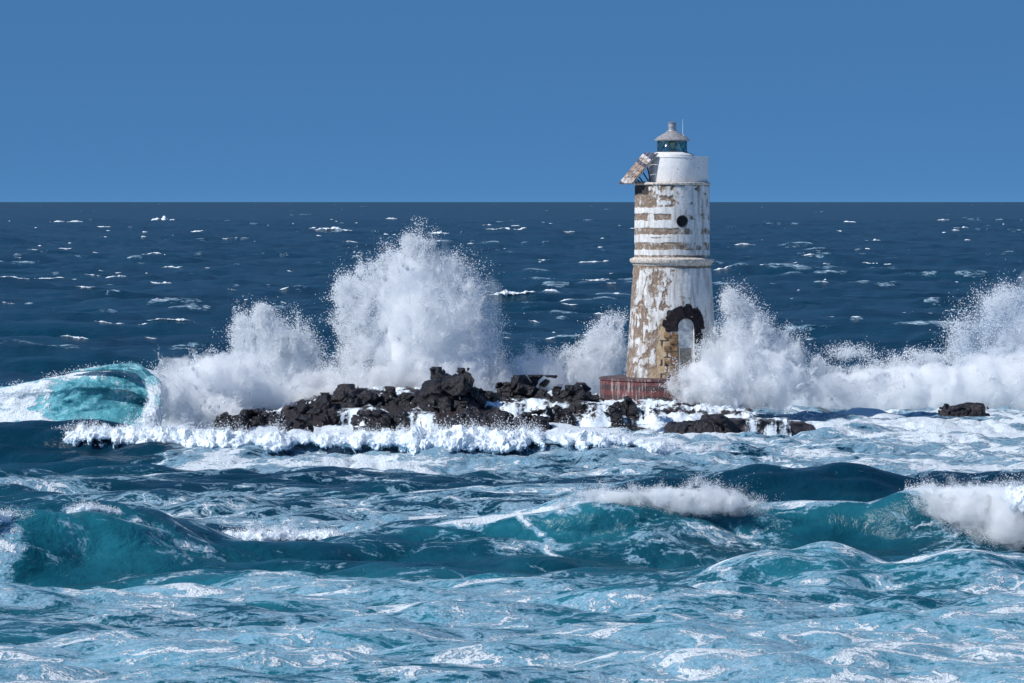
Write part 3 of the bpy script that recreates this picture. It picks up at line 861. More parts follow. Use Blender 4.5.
plume('soft windblown spray rising at the right edge above the surf bank', 268, (1000, 395),
      [(1010, 375, 0, 50, 1.4, 20), (920, 386, 0, 50, 1.3, 16)],
      [(1030, 345, 0, 30, 1.4, 30), (1070, 335, 0, 34, 1.5, 36), (1010, 368, 0, 70, 1.5, 22), (900, 380, 0, 60, 1.4, 18), (1120, 350, 0, 40, 1.4, 40)],
      20000, .26, 171, extra=[(960, 340, 0, 18, 1, 26), (1000, 300, 0, 22, 1, 16), (925, 358, 0, 26, .8, 10), (985, 325, 0, 30, 1.2, 30), (1015, 310, 0, 28, 1.2, 28)], nextra=30000,
      thin=[(972, 350, 0, 24, 1.4, 30), (1000, 328, 0, 28, 1.5, 34), (1030, 312, 0, 32, 1.6, 38), (1080, 310, 0, 40, 1.6, 40)])


# ------------------------------------------------------------------ rocks
def rock_material():
    t = NT('wet dark basalt'); o = t.obj()
    n = t.noise(o, 2.4, 9, .68); n2 = t.noise(o, 9, 6, .7); n3 = t.noise(o, .9, 4)
    c = t.mix(t.ss(n, .3, .7), (.005, .005, .0075), (.021, .018, .025))
    c = t.mix(t.math('MULTIPLY', t.ss(n3, .5, .7), .6), c, (.050, .037, .038))
    b = t.n('ShaderNodeBump', None, Height=t.math('MULTIPLY_ADD', n2, .5, n), Strength=1.0, Distance=.16).outputs[0]
    return t.surf(t.pbsdf(Base_Color=c, Roughness=t.ss(n2, .3, .7, .16, .55), Normal=b, Specular_IOR_Level=.5).outputs[0])


M_ROCK = rock_material()


def rock(label, x0, x1, ytop, d, seed, ybase=None, depth=1.0, bumps=None, name='rock', power=3.4, foot=.35):
    """A craggy boulder filling px x0..x1 with its top at py ytop; its foot is under the water."""
    s = d / F
    cx = (x0 + x1) / 2; rx = (x1 - x0) / 2 * s * 1.10
    zt = Z(ytop, d); zb = -foot if ybase is None else Z(ybase, d) - .25
    org = np.array([(cx - 512) * s, d, zb])
    ry = rx * depth; rz = zt - zb
    hh = max(.03, min(.055, rx / 22))
    m = .2 * rx + 3 * hh
    X, Y, Zz = grid3((-rx - m, -ry - m, -.1), (rx + m, ry + m, rz + m), hh)
    f = 1 - (np.abs(X / rx) ** power + np.abs(Y / ry) ** power + np.abs(np.clip(Zz, 0, None) / rz) ** power) ** (1 / power)
    f = f * min(rx, rz)
    for bx, bw, bt in bumps or []:
        c = (bx - cx) * s; hb = Z(bt, d) - zb
        g = 1 - (np.abs((X - c) / (bw * s)) ** power + np.abs(Y / (bw * s * 1.2)) ** power + np.abs(Zz / hb) ** power) ** (1 / power)
        f = np.maximum(f, g * min(bw * s, hb))
    q = [a * (1.0 / max(.5, rx * .55)) for a in (X + org[0], Y, Zz)]
    f = f + rx * (.14 * (.46 - billow(q[0], q[1], q[2], 4, seed, .55)) + .10 * vnoise(q[0] * .9, q[1] * .9, q[2] * .9, seed + 3))
    wx = .25 * vnoise(X * 1.5, Y * 1.5, Zz * 1.5, seed + 31)
    for fr_, am in ((1.25 / max(.6, rx), .26), (2.9 / max(.6, rx), .075)):
        a1, a2, idr = worley((X + org[0]) * fr_ + wx, Y * fr_ + wx, Zz * fr_ * 1.25 - wx, seed + int(fr_ * 10))
        f = f + rx * am * (idr - .55) - rx * am * .45 * sstep(.16, 0, a2 - a1)
    f = f + .09 * (.42 - billow(X * 1.7 + org[0], Y * 1.7, Zz * 2.2, 4, seed + 9, .6)) * min(1, rx)
    f[[0, -1]] = -1; f[:, [0, -1]] = -1; f[:, :, [0, -1]] = -1
    v, fc = surface_nets(f, (-rx - m, -ry - m, -.1), hh)
    o = make_mesh(name, v, fc, M_ROCK, smooth=False); o.location = org
    return tag(o, label, 'rock', 'dark rocks of the reef')


ROCKS = [
    # label, x0, x1, ytop, d, ybase, depth, bumps
    ('jagged dark rock at the far left tip of the reef', 215, 246, 415, 236, None, 1.0, None),
    ('squarish dark rock beside the left tip of the reef', 241, 264, 411, 236.5, None, 1.1, None),
    ('low dark rock in the dip right of the squarish rock', 258, 286, 415, 237, None, 1.0, None),
    ('small front rock awash below the second hump of the reef', 280, 313, 420, 234, None, .8, None),
    ('long low dark rock sloping up behind the small front rock', 278, 333, 402, 239, None, .6, [(318, 13, 401), (296, 14, 404)]),
    ('wide flat-topped dark rock left of the tallest rock', 328, 382, 393.5, 240, None, .6, [(350, 16, 395)]),
    ('notched dark rock between the flat-topped rock and the tallest rock', 374, 400, 391, 240.5, None, .9, None),
    ('dark rock touching the left flank of the tallest rock', 394, 430, 391.5, 240.5, None, .8, None),
    ('low front rock awash with foam left of centre', 353, 388, 413, 235, None, .8, None),
    ('low front rock with water sheeting over it below the notched rock', 385, 415, 414, 235.5, None, .8, None),
    ('tallest rock of the reef, a dark double-topped crag', 418, 481, 377, 240, None, .8, [(440, 17, 372.5), (463, 16, 374), (426, 10, 384)]),
    ('low dark ledge on the right flank of the tallest rock', 472, 499, 393, 241, None, .8, None),
    ('front rock at the foot of the tallest rock', 446, 484, 412, 235.5, None, .8, None),
    ('rounded front rock left of the reef waterfall', 481, 514, 413, 235, None, .9, None),
    ('low front rock under the reef waterfall', 510, 553, 415, 235, None, .6, None),
    ('small peaked rock at the left end of the upper ledge', 495, 516, 386, 243, None, 1, None),
    ('broad dark rock in the middle of the upper ledge', 510, 556, 383, 243, None, .7, [(525, 13, 383.5), (545, 12, 382.5)]),
    ('dark rock on the right of the upper ledge', 550, 578, 390, 242, None, .9, None),
    ('small dark peak behind the rounded boulder', 568, 592, 386.5, 244, None, .9, None),
    ('rounded dark boulder nearest the red plinth', 568, 602, 394, 240.5, None, 1, None),
    ('low dark rock under the rounded boulder', 552, 574, 409, 237.5, None, .8, None),
    ('dark rock with water pouring off it in front of the red plinth', 613, 639, 401, 239, None, .9, None),
    ('small dark rock half under the pouring water before the plinth', 603, 622, 406, 237.5, None, .9, None),
    ('smooth dome of dark rock alone in the foam before the low wall', 666, 726, 417.5, 231, None, .7, [(700, 17, 416.5)]),
    ('flat dark rock awash far right in the surf', 947, 982, 405, 246, 410, .9, None),
]
for i, (lab, x0, x1, yt, d, yb, dep, bm_) in enumerate(ROCKS):
    rock(lab, x0, x1, yt, d, 200 + i * 7, yb, dep, bm_)

# the reef shelf that carries the rocks and the lighthouse
def reef():
    n, m = 520, 150
    px = np.linspace(205, 770, n); dy = np.linspace(-11, 16, m)
    PX, DY = np.meshgrid(px, dy, indexing='ij')
    x = (PX - 512) * 244 / F; y = 244 + DY
    top = curve([(205, -.5), (235, .3), (290, .7), (340, 1.25), (420, 1.35), (480, 1.1), (560, 1.15), (600, .95), (672, 1.0), (720, .75), (760, .2), (770, -.4)], px)[:, None]
    prof = sstep(-9.5, -3.2, DY + 1.2 * vnoise(x * .6, y * .6, seed=61)) * sstep(16, 10, DY)
    z = -.5 + (top + .5) * prof
    z = z + .95 * (.36 - billow(x * .8, y * .8, z * .8, 5, 62, .6)) * prof
    s = fbm(x * .9, y * .9, octaves=4, seed=63)
    return np.stack([x - 5, y - 244, z], -1).reshape(-1, 3), grid_faces(n, m), np.clip(.42 + .85 * s - .2 * sstep(-2, -6, DY) + .25 * sstep(560, 640, PX), 0, 1.05).ravel()


def reef_material():
    t = NT('reef rock under running foam'); o = t.obj()
    f = t.attr('foam'); n = t.noise(o, 3, 8, .7); n2 = t.noise(o, 12, 4, .6)
    m = t.ss(t.math('ADD', t.math('SUBTRACT', f, 1.0), t.math('MULTIPLY_ADD', n2, .35, t.math('MULTIPLY', n, .65))), -.10, .12)
    rockc = t.mix(t.ss(n, .3, .7), (.010, .009, .011), (.045, .033, .034))
    c = t.mix(m, rockc, WHITE_FOAM)
    b = t.n('ShaderNodeBump', None, Height=n, Strength=.8, Distance=.15).outputs[0]
    return t.surf(t.pbsdf(Base_Color=c, Roughness=.6, Normal=b, Specular_IOR_Level=.35).outputs[0])


v, f, fo = reef()
rf = make_mesh('reef', v, f, reef_material(), attrs={'foam': fo}); rf.location = (5, 244, 0)
tag(rf, 'low rocky shelf streaming with white water under the dark rocks', 'reef', kind='structure')


# water pouring over ledges
def cascade_material():
    t = NT('water sheeting over rock'); o = t.obj()
    a = t.attr('thin')
    mp = t.n('ShaderNodeMapping', None, Vector=o, Scale=(2.4, 1.2, .35)).outputs[0]
    n = t.math('MULTIPLY_ADD', t.noise(o, 8, 4, .6), .3, t.math('MULTIPLY', t.noise(mp, 1.6, 6, .65), .7))
    m = t.ss(t.math('SUBTRACT', n, a), -.05, .07)
    p = t.pbsdf(Base_Color=c4(*WHITE_FOAM), Roughness=.5)
    tr = t.n('ShaderNodeBsdfTransparent')
    return t.surf(t.n('ShaderNodeMixShader', None, i0=m, i1=tr.outputs[0], i2=p.outputs[0]).outputs[0])


M_CASC = cascade_material()


def cascade(label, x0, x1, yt, yb, d, thin=.42, run=1.3, seed=1, back=1.4, slope=None):
    s = d / F; n, m = 160, 60
    px = np.linspace(x0, x1, n); u = np.linspace(0, 1, m)
    zt = Z(yt, d); zb = Z(yb, d) - .1
    x = (px - 512) * s
    U, X = np.meshgrid(u, x)
    edge = np.minimum(1, np.minimum(X - x[0], x[-1] - X) / (.38 * (x[-1] - x[0])))
    k = vnoise(X * 1.3, X * 0, seed=seed) * .3
    y = np.where(U < .3, back * (1 - U / .3), -run * ((U - .3) / .7) ** .6 * (1 + k))
    z = np.where(U < .3, zt + .03, zt - (zt - zb) * ((U - .3) / .7) ** 1.5)
    z = z + .10 * fbm(X * 2, U * 3, octaves=3, seed=seed + 2)
    q = np.stack([X - x.mean(), y, z - zb], -1).reshape(-1, 3)
    th = thin - .03 + .42 * (1 - edge.ravel()) ** 1.5 + .12 * fbm(X * .9, U * 2, octaves=2, seed=seed + 8).ravel() - .10 * sstep(.7, 1, U).ravel()
    o = make_mesh('cascade', q, grid_faces(n, m), M_CASC, attrs={'thin': th}); o.location = (x.mean(), d, zb)
    return tag(o, label, 'waterfall', 'water pouring off the reef')


cascade('wide curtain of white water pouring off the ledge right of the tallest rock', 482, 572, 400, 414, 238.5, .545, seed=5)
cascade('white water sliding down between the rounded boulder and the pouring rock', 572, 622, 404, 424, 236.5, .52, 1.8, 9)
cascade('white rush of water falling right of the rock before the plinth', 628, 664, 402, 420, 237, .53, 1.4, 13)
cascade('thin white streams running off the low rock left of the tallest rock', 395, 450, 414, 427, 234, .54, .9, 17)
cascade('white water draining between the flat-topped rock and the front rocks', 325, 375, 410, 424, 235.5, .52, 1.2, 19)

# the low wall awash right of the dome rock
def low_wall():
    d = 231.5; s = d / F
    root = empty('low_wall', P(768, 436, d), 'low dark wall awash with white water draining down it', 'wall')
    bm = bmesh.new()
    pts = [(716, 419.2), (745, 420.5), (780, 422.5), (806, 424.5), (817, 429)]
    rows = []
    for i, (px, py) in enumerate(pts):
        for dy, zz in ((-.15, -.6), (0, Z(py, d)), (1.5, Z(py, d) + .03), (1.6, -.6)):
            rows.append(bm.verts.new(((px - 768) * s, dy + .012 * (px - 716) * .6, zz - root.location.z)))
    for i in range(len(pts) - 1):
        for k in range(3):
            bm.faces.new((rows[i * 4 + k], rows[i * 4 + k + 1], rows[i * 4 + 5 + k], rows[i * 4 + 4 + k]))
    bm.faces.new(rows[:4]); bm.faces.new(rows[-4:])
    bmesh.ops.recalc_face_normals(bm, faces=bm.faces[:])
    bmesh.ops.subdivide_edges(bm, edges=bm.edges[:], cuts=14, use_grid_fill=True)
    for v_ in bm.verts:
        v_.co.y += .10 * float(vnoise(np.array([v_.co.x * 2.2]), np.array([v_.co.z * 3]), np.array([v_.co.y * 2]), 5)[0])
        v_.co.z += .05 * float(vnoise(np.array([v_.co.x * 3.2]), np.array([v_.co.z * 3]), np.array([v_.co.y * 2]), 6)[0])
    from_bm('wall_body', bm, simple('dark wet stone', (.05, .04, .045), .6, .5, 5, bump=.08), root)


low_wall()
cascade('thin white trickles draining down the low dark wall', 722, 812, 420.5, 438, 231, .51, .35, 23, back=1.6)


# ------------------------------------------------------------------ the lighthouse
LD = 250.0; LS = LD / F; LX = (672 - 512) * LS; LZ = .80
LH = empty('lighthouse', (LX, LD, LZ), 'weathered white round lighthouse tower with peeling plaster on a red plinth', 'lighthouse')


def lz(py): return Z(py, LD) - LZ
def lx(px): return (px - 672) * LS


def lathe(prof, seg=96, cap=True):
    """prof: (radius, z) rows -> verts, faces"""
    a = np.linspace(0, 2 * math.pi, seg, endpoint=False)
    v = [(r * math.cos(t), r * math.sin(t), z) for r, z in prof for t in a]
    f = grid_faces(len(prof), seg, True).tolist()
    if cap:
        f.append(list(range(seg))[::-1]); f.append([len(v) - seg + i for i in range(seg)])
    return v, f


def box(bm, c, s, rz=0.0, rx=0.0, bev=0.0):
    from mathutils import Matrix
    r = bmesh.ops.create_cube(bm, size=1)
    M = Matrix.Translation(c) @ Matrix.Rotation(rz, 4, 'Z') @ Matrix.Rotation(rx, 4, 'X') @ Matrix.Diagonal((*s, 1))
    bmesh.ops.transform(bm, matrix=M, verts=r['verts'])
    if bev:
        es = list({e for v_ in r['verts'] for e in v_.link_edges})
        bmesh.ops.bevel(bm, geom=es, offset=bev, segments=1, affect='EDGES')
    return r


def tube(bm, a, b, r, seg=8, r2=None):
    a, b = Vector(a), Vector(b); d = b - a
    q = bmesh.ops.create_cone(bm, cap_ends=True, segments=seg, radius1=r, radius2=r2 if r2 is not None else r, depth=d.length)
    M = d.to_track_quat('Z', 'Y').to_matrix().to_4x4(); M.translation = (a + b) / 2
    bmesh.ops.transform(bm, matrix=M, verts=q['verts'])


def tower_material():
    t = NT('weathered plaster over stone'); o = t.obj()
    peel, soot, tan = t.attr('peel'), t.attr('soot'), t.attr('tan')
    st = t.n('ShaderNodeMapping', None, Vector=o, Scale=(4, 4, .5)).outputs[0]
    n = t.noise(o, 5, 8, .68); n2 = t.noise(o, 18, 5, .65); ns = t.noise(st, 1.2, 6, .6)
    m = t.ss(t.math('ADD', peel, t.math('MULTIPLY_ADD', n2, .50, t.math('MULTIPLY', n, .60))), .93, 1.05)
    plaster = t.mix(t.ss(n, .35, .7), (.60, .61, .61), (.78, .78, .77))
    plaster = t.mix(t.math('MULTIPLY', t.ss(ns, .44, .68), .68), plaster, (.30, .265, .235))
    stone = t.mix(t.ss(n2, .3, .7), (.10, .072, .058), (.33, .25, .19))
    stone = t.mix(t.ss(n, .52, .66), stone, (.50, .43, .36))
    stone = t.mix(tan, stone, t.mix(t.ss(n, .35, .65), (.34, .25, .155), (.50, .39, .26)))
    c = t.mix(m, plaster, stone)
    c = t.mix(t.math('MULTIPLY', t.ss(t.math('MULTIPLY_ADD', n2, .5, t.math('MULTIPLY', n, .5)), .56, .68), .45), c, (.25, .21, .18))
    c = t.mix(t.ss(t.math('MULTIPLY_ADD', n2, .5, soot), .62, .85), c, (.05, .045, .045))
    h = t.math('MULTIPLY_ADD', m, -.35, t.math('MULTIPLY_ADD', n2, .25, t.math('MULTIPLY', n, .35)))
    b = t.n('ShaderNodeBump', None, Height=h, Strength=.8, Distance=.07).outputs[0]
    return t.surf(t.pbsdf(Base_Color=c, Roughness=.85, Normal=b, Specular_IOR_Level=.25).outputs[0])


M_TOWER = tower_material()
DOOR_AZ = math.asin(.66 / 2.2)


def band(z, a, b, w=.03): return sstep(a - w, a + w, z) * sstep(b + w, b - w, z)


def shaft(name, zlo, zhi, rlo, rhi, upper):
    n, m = int((zhi - zlo) / .034), 430
    z = np.linspace(zlo, zhi, n); a = np.linspace(-math.pi, math.pi, m, endpoint=False)   # 0 faces the viewer
    Zg, A = np.meshgrid(z, a, indexing='ij')
    R = rlo + (rhi - rlo) * ((Zg - zlo) / (zhi - zlo))
    u = np.where(np.abs(A) < math.pi / 2, np.sin(A), np.sign(A) * (2 - np.abs(np.sin(A))))
    cx_, cy2 = np.sin(A) * 2, np.cos(A) * 2
    n1 = fbm(cx_ * 1.3, cy2 * 1.3, Zg * 1.3, 5, 301); n2 = fbm(cx_ * 4, cy2 * 4, Zg * 4, 4, 311)
    n3 = fbm(cx_ * 2.5, cy2 * 2.5, Zg * .7, 4, 321)
    left = sstep(.15, -.55, u)
    tan = np.zeros_like(R); soot = np.zeros_like(R)
    if upper:
        p = .16 + .10 * left + .30 * n1
        Zw = Zg + .05 * n2 + .03 * n3
        def b(y1, y0, s, w=.03): return band(Zw, lz(y0), lz(y1), w) * s
        p = np.maximum(p, b(213.8, 220.5, sstep(.02, -.08, u) * .62 - .9 * band(u, -.68, -.5, .03) * .4 + sstep(.1, .2, u) * .42))
        p = np.maximum(p, b(227.8, 234.8, .60 - .14 * sstep(.05, .25, u)))
        p = np.maximum(p, b(236.8, 238.6, .52 * band(u, -.6, -.05)))
        p = np.maximum(p, b(242.2, 250, .60 - .12 * sstep(.15, .4, u)))
        p = np.maximum(p, b(254.8, 259, .56))
        white = b(207.5, 213.2, 1) + b(221.2, 227.2, 1) + b(238.6, 241.8, 1) + b(250.6, 254.4, 1)
        p = np.where(white > .5, .10 + .16 * n2, p)
        p = np.maximum(p, b(184, 207, .28 * sstep(.12, -.05, u) + .20 + .34 * n2, .06))
        p = np.maximum(p, b(185, 208, .62 * sstep(-.58, -.66, u)) * .92)
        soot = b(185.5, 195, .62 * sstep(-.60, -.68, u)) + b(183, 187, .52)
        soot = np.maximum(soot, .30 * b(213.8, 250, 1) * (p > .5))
        p = p + .34 * n2 + .16 * n1
    else:
        p = .27 + .17 * left + .50 * n1 + .30 * n2 - .20 * sstep(.1, .4, u)
        p = p + .28 * sstep(.1, -.2, u) * np.exp(-((np.abs(n3) - .0) / .07) ** 2)
        p = p + .14 * band(u, -1.0, -.86, .06) * left
        p = p - .30 * band(u, -1, .0, .15) * band(Zg, lz(348), lz(322), .4) * (n3 > .05)
        # long stains and the tan bed of bare mortar left of the door
        blotch = ((u + .22) / .17) ** 2 + ((Zg - lz(349)) / 1.55) ** 2 + 1.2 * n1
        tan = sstep(1.1, .75, blotch)
        p = np.maximum(p, tan * .9)
        p = np.maximum(p, sstep(lz(352), lz(376), Zg + .5 * n1) * sstep(.55, .0, u) * .9 * sstep(-.75, -.45, u + .3 * n1))
        tan = np.maximum(tan, .8 * sstep(lz(352), lz(374), Zg + .4 * n1) * sstep(-.8, -.3, u))
        # courses of bare blocks beside the door
        row = np.floor((Zg + 3) / .42); off = (row % 2) * .3
        fx = ((A * 2.2 + off) / .58) % 1; fz = ((Zg + 3) / .42) % 1
        joint = (np.minimum(np.minimum(fx, 1 - fx) * .58, np.minimum(fz, 1 - fz) * .42) < .035)
        blk = band(u + .06 * n1, -.30, .12, .03) * sstep(lz(330), lz(338), Zg + .3 * n1)
        p = np.maximum(p, blk); tan = np.maximum(tan, blk)
        soot = .75 * joint * (blk > .5) * sstep(-.3, .1, n2 + .15)
        p = np.maximum(p, band(Zg, lz(268.5), lz(264), .06) * (.62 + .3 * n2))
        soot = np.maximum(soot, .30 + .30 * n3)
        tt_ = X0 = np.sin(A - DOOR_AZ) * 2.2
        arch = sstep(1.12, 1.0, np.hypot(tt_, (Zg - lz(326)) * .92) + .25 * n2) * (np.cos(A - DOOR_AZ) > 0) * (Zg > lz(328))
        soot = np.maximum(soot, arch * .9); p = np.maximum(p, arch)
    R = R - .03 * sstep(.5, .62, p) + .008 * n2
    X = R * np.sin(A); Y = -R * np.cos(A)
    v = np.stack([X, Y, Zg], -1).reshape(-1, 3)
    f = grid_faces(n, m, True)
    fc = v[f].mean(1)
    if upper:
        hole = ((fc[:, 0] - lx(680.8)) ** 2 + (fc[:, 2] - lz(221.3)) ** 2 < .27 ** 2) & (fc[:, 1] < 0)
    else:
        ca, sa = math.cos(DOOR_AZ), math.sin(DOOR_AZ)
        t = fc[:, 0] * ca + fc[:, 1] * sa; nn = fc[:, 0] * sa - fc[:, 1] * ca
        zs = lz(326)
        hole = (nn > 0) & (np.abs(t) < .41) & (fc[:, 2] < zs + np.sqrt(np.clip(.41 ** 2 - t ** 2, 0, 1)) - 0) & (fc[:, 2] > lz(378) + .05)
    return make_mesh(name, v, f[~hole], M_TOWER, LH, attrs={'peel': p, 'soot': soot, 'tan': tan})


shaft('lower_shaft', lz(378.5), lz(262), 2.36, 1.97, False)
shaft('upper_shaft', lz(259), lz(184.5), 1.93, 1.90, True)


def lathe_part(name, prof, mat, seg=96, parent=LH, smooth=True, attrs=None, loc=None):
    v, f = lathe(prof, seg)
    o = make_mesh(name, v, f, mat, parent, smooth=False, attrs=attrs)
    if smooth:
        o.data.polygons.foreach_set('use_smooth', np.ones(len(o.data.polygons), bool))
        try: o.data.set_sharp_from_angle(angle=math.radians(35))
        except Exception: pass
    if loc: o.location = loc
    return o


M_STONE = simple('stained pale moulding', (.55, .50, .44), .85, .45, 9, bump=.03, spec=.2)
M_WHITE = simple('whitewashed concrete', (.78, .79, .79), .8, .10, 3, bump=.015, spec=.2)
M_DARK = simple('dark corroded metal', (.03, .03, .032), .6, .4, 12)
M_GREY = simple('grey galvanised metal', (.34, .35, .37), .5, .35, 14, metal=.3)
M_ROOF = simple('weathered painted roof metal', (.27, .27, .275), .55, .4, 12, bump=.01)

lathe_part('cornice', [(1.90, lz(266)), (2.0, lz(265.4)), (2.03, lz(263.5)), (2.12, lz(262.6)), (2.16, lz(261)), (2.16, lz(259.2)), (2.06, lz(258.2)), (1.90, lz(257.2))], M_STONE)
lathe_part('gallery_ledge', [(1.86, lz(185.6)), (1.94, lz(185.2)), (1.97, lz(184.4)), (1.97, lz(183.2)), (1.93, lz(182.6)), (.5, lz(182.4))], M_STONE)


def white_weathered():
    t = NT('whitewash with rust streaks'); o = t.obj()
    n = t.noise(o, 4, 8, .65); n2 = t.noise(o, 16, 5, .65)
    st = t.noise(t.n('ShaderNodeMapping', None, Vector=o, Scale=(5, 5, .6)).outputs[0], 1.3, 5, .6)
    c = t.mix(t.ss(n, .3, .7), (.66, .67, .68), (.80, .80, .80))
    c = t.mix(t.math('MULTIPLY', t.ss(st, .54, .74), .5), c, (.45, .42, .40))
    c = t.mix(t.math('MULTIPLY', t.ss(t.math('MULTIPLY_ADD', n2, .5, t.math('MULTIPLY', n, .5)), .57, .66), .8), c, (.22, .17, .13))
    b = t.n('ShaderNodeBump', None, Height=n2, Strength=.5, Distance=.03).outputs[0]
    return t.surf(t.pbsdf(Base_Color=c, Roughness=.8, Normal=b, Specular_IOR_Level=.25).outputs[0])


M_WW = white_weathered()
lathe_part('parapet', [(1.50, lz(182.6)), (1.53, lz(181.5)), (1.53, lz(158)), (1.56, lz(157.8)), (1.56, lz(157)), (1.42, lz(156.9)), (.6, lz(156.8))], M_WW, loc=(lx(678.3), 0, 0))
lathe_part('lantern_base', [(1.12, lz(157)), (1.10, lz(155)), (1.02, lz(154)), (.86, lz(153.2)), (.80, lz(152.4)), (.2, lz(152.3))], M_WW)

# lantern room
glass = NT('old green lantern glass')
_tr = glass.n('ShaderNodeBsdfTransparent', None, Color=c4(.62, .82, .82)); _gl = glass.n('ShaderNodeBsdfGlossy', None, Roughness=.08, Color=c4(.8, .9, .9))
M_GLASS = glass.surf(glass.n('ShaderNodeMixShader', None, i0=.16, i1=_tr.outputs[0], i2=_gl.outputs[0]).outputs[0])
LAN = lathe_part('lantern', [(.79, lz(152.6)), (.79, lz(151.6)), (.70, lz(151.5)), (.2, lz(151.4))], M_DARK)
z0, z1 = lz(151.5), lz(141)
a_ = np.linspace(0, 2 * math.pi, 48, endpoint=False)
gv = [(.72 * math.cos(t), .72 * math.sin(t), z) for z in (z0, z1) for t in a_] + [(.70 * math.cos(t), .70 * math.sin(t), z) for z in (z1, z0) for t in a_]
make_mesh('glazing', gv, grid_faces(4, 48, True), M_GLASS, LAN)
bm = bmesh.new()
NB = 7
for i in range(NB):
    a0 = 2 * math.pi * i / NB + .2
    for sgn in (1, -1):
        pr = None
        for k in range(7):
            a1 = a0 + sgn * (math.pi / NB) * k / 6 * 1.0; zz = z0 + (z1 - z0) * k / 6
            q = (.745 * math.cos(a1), .745 * math.sin(a1), zz)
            if pr: tube(bm, pr, q, .017, 6)
            pr = q
from_bm('glazing_bars', bm, M_DARK, LAN)
lathe_part('lens', [(.14, z0), (.24, z0 + .08), (.30, z0 + .2), (.31, z0 + .28), (.30, z0 + .36), (.24, z0 + .46), (.14, z1 - .02)],
           simple('greenish lens glass', (.20, .34, .34), .15, .2, 6), 32, LAN)
lathe_part('lantern_roof', [(.70, lz(141.2)), (.90, lz(141)), (.92, lz(140)), (.86, lz(139.2)), (.70, lz(136.5)), (.62, lz(136)), (.58, lz(135.2)), (.36, lz(133)), (.24, lz(131.2)), (.05, lz(131))], M_ROOF, 40, LAN)
lathe_part('vent', [(.24, lz(131.8)), (.22, lz(130.5)), (.185, lz(130.2)), (.185, lz(127.5)), (.205, lz(127.2)), (.205, lz(124.6)), (.18, lz(124.3)), (.18, lz(123.5)), (.22, lz(123.2)), (.23, lz(122.6)), (.08, lz(122.2))], M_GREY, 24, LAN)
bm = bmesh.new()
tube(bm, (lx(682.5), -.2, lz(139)), (lx(682.5), -.2, lz(119.5)), .018, 6, .008)
box(bm, (lx(683), -.2, lz(136.5)), (.10, .08, .14))
from_bm('antenna', bm, simple('pale antenna rod', (.7, .72, .74), .4, .1), LH)

# slanted panel leaning off the left of the gallery
from mathutils import Matrix
wv = Vector((.66, -1.02, 0)); sv = Vector((-1.28, 0, -1.56))
c0 = Vector((lx(643.5), -.25, lz(153.2)))          # top left corner
wn, sn = wv.normalized(), sv.normalized(); nn_ = wn.cross(sn).normalized()
if nn_.z < 0: nn_ = -nn_
PM = Matrix((( *wn, 0), (*sn, 0), (*nn_, 0), (0, 0, 0, 1))).transposed(); PM.translation = c0


def panel_obj(name, boxes, mat, parent, bev=.0):
    bm = bmesh.new()
    for c, s in boxes: box(bm, c, s, bev=bev)
    bmesh.ops.transform(bm, matrix=PM, verts=bm.verts[:])
    return from_bm(name, bm, mat, parent)


W_, S_ = wv.length, sv.length


def panel_material():
    t = NT('weathered panel boards'); o = t.obj()
    a = t.n('ShaderNodeVectorMath', {'operation': 'DOT_PRODUCT'}, i0=o, i1=tuple(sn)).outputs[1]
    w = t.n('ShaderNodeTexWhiteNoise', {'noise_dimensions': '1D'}, W=t.math('FLOOR', t.math('MULTIPLY', a, 5.6))).outputs[0]
    n = t.noise(o, 7, 6, .65)
    k = t.math('MULTIPLY_ADD', n, .55, t.math('MULTIPLY_ADD', w, .48, .04))
    c = t.mix(t.ss(k, .47, .56), (.045, .05, .075), (.26, .18, .13))
    c = t.mix(t.ss(k, .62, .72), c, (.50, .47, .46))
    return t.surf(t.pbsdf(Base_Color=c, Roughness=.6).outputs[0])


PAN = panel_obj('solar_panel', [((W_ / 2, S_ * (i + .5) / 5, 0), (W_ - .02, S_ / 5 - .025, .05)) for i in range(5)], panel_material(), LH, .006)
panel_obj('panel_frame', [((.02, S_ / 2, -.055), (.06, S_, .06)), ((W_ - .02, S_ / 2, -.055), (.06, S_, .06)), ((W_ / 2, .03, -.055), (W_ - .12, .06, .06)),
                          ((W_ / 2, S_ - .03, -.055), (W_ - .12, .06, .06)), ((W_ * .33, S_ / 2, .034), (.035, S_, .02)), ((W_ * .66, S_ / 2, .034), (.035, S_, .02))], M_GREY, PAN)
bm = bmesh.new()
for (k, l, e) in ((.25, .72, (lx(640), -.3, lz(182))), (.85, .72, (lx(642), -1.1, lz(182))), (.25, .38, (lx(648), -.2, lz(181))), (.85, .38, (lx(650), -1.0, lz(181))), (.5, .9, (lx(636), -.5, lz(183)))):
    tube(bm, c0 + wv * k + sv * l - nn_ * .09, e, .035)
box(bm, (lx(640), -.7, lz(182.5)), (.5, 1.3, .08))
from_bm('panel_support', bm, M_DARK, PAN)

# round porthole in the upper shaft
PH = lathe_part('porthole', [(.262, -.03), (.262, .05), (.30, .05), (.30, -.03)], M_DARK, 40, LH)
px_, pz_ = lx(680.8), lz(221.3)
pa = math.asin(px_ / 1.9)
PH.matrix_local = Matrix.Translation((1.90 * math.sin(pa), -1.90 * math.cos(pa), pz_)) @ Matrix.Rotation(pa, 4, 'Z') @ Matrix.Rotation(math.radians(90), 4, 'X')
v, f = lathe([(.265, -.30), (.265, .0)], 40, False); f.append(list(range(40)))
o = make_mesh('porthole_recess', v, f, simple('black recess', (.008, .008, .009), .9, .2), PH, smooth=False)  # tube and end disc share one near-black colour

# the broken arched doorway
DR = 2.24


def door_frame_matrix(): return Matrix.Rotation(DOOR_AZ, 4, 'Z')


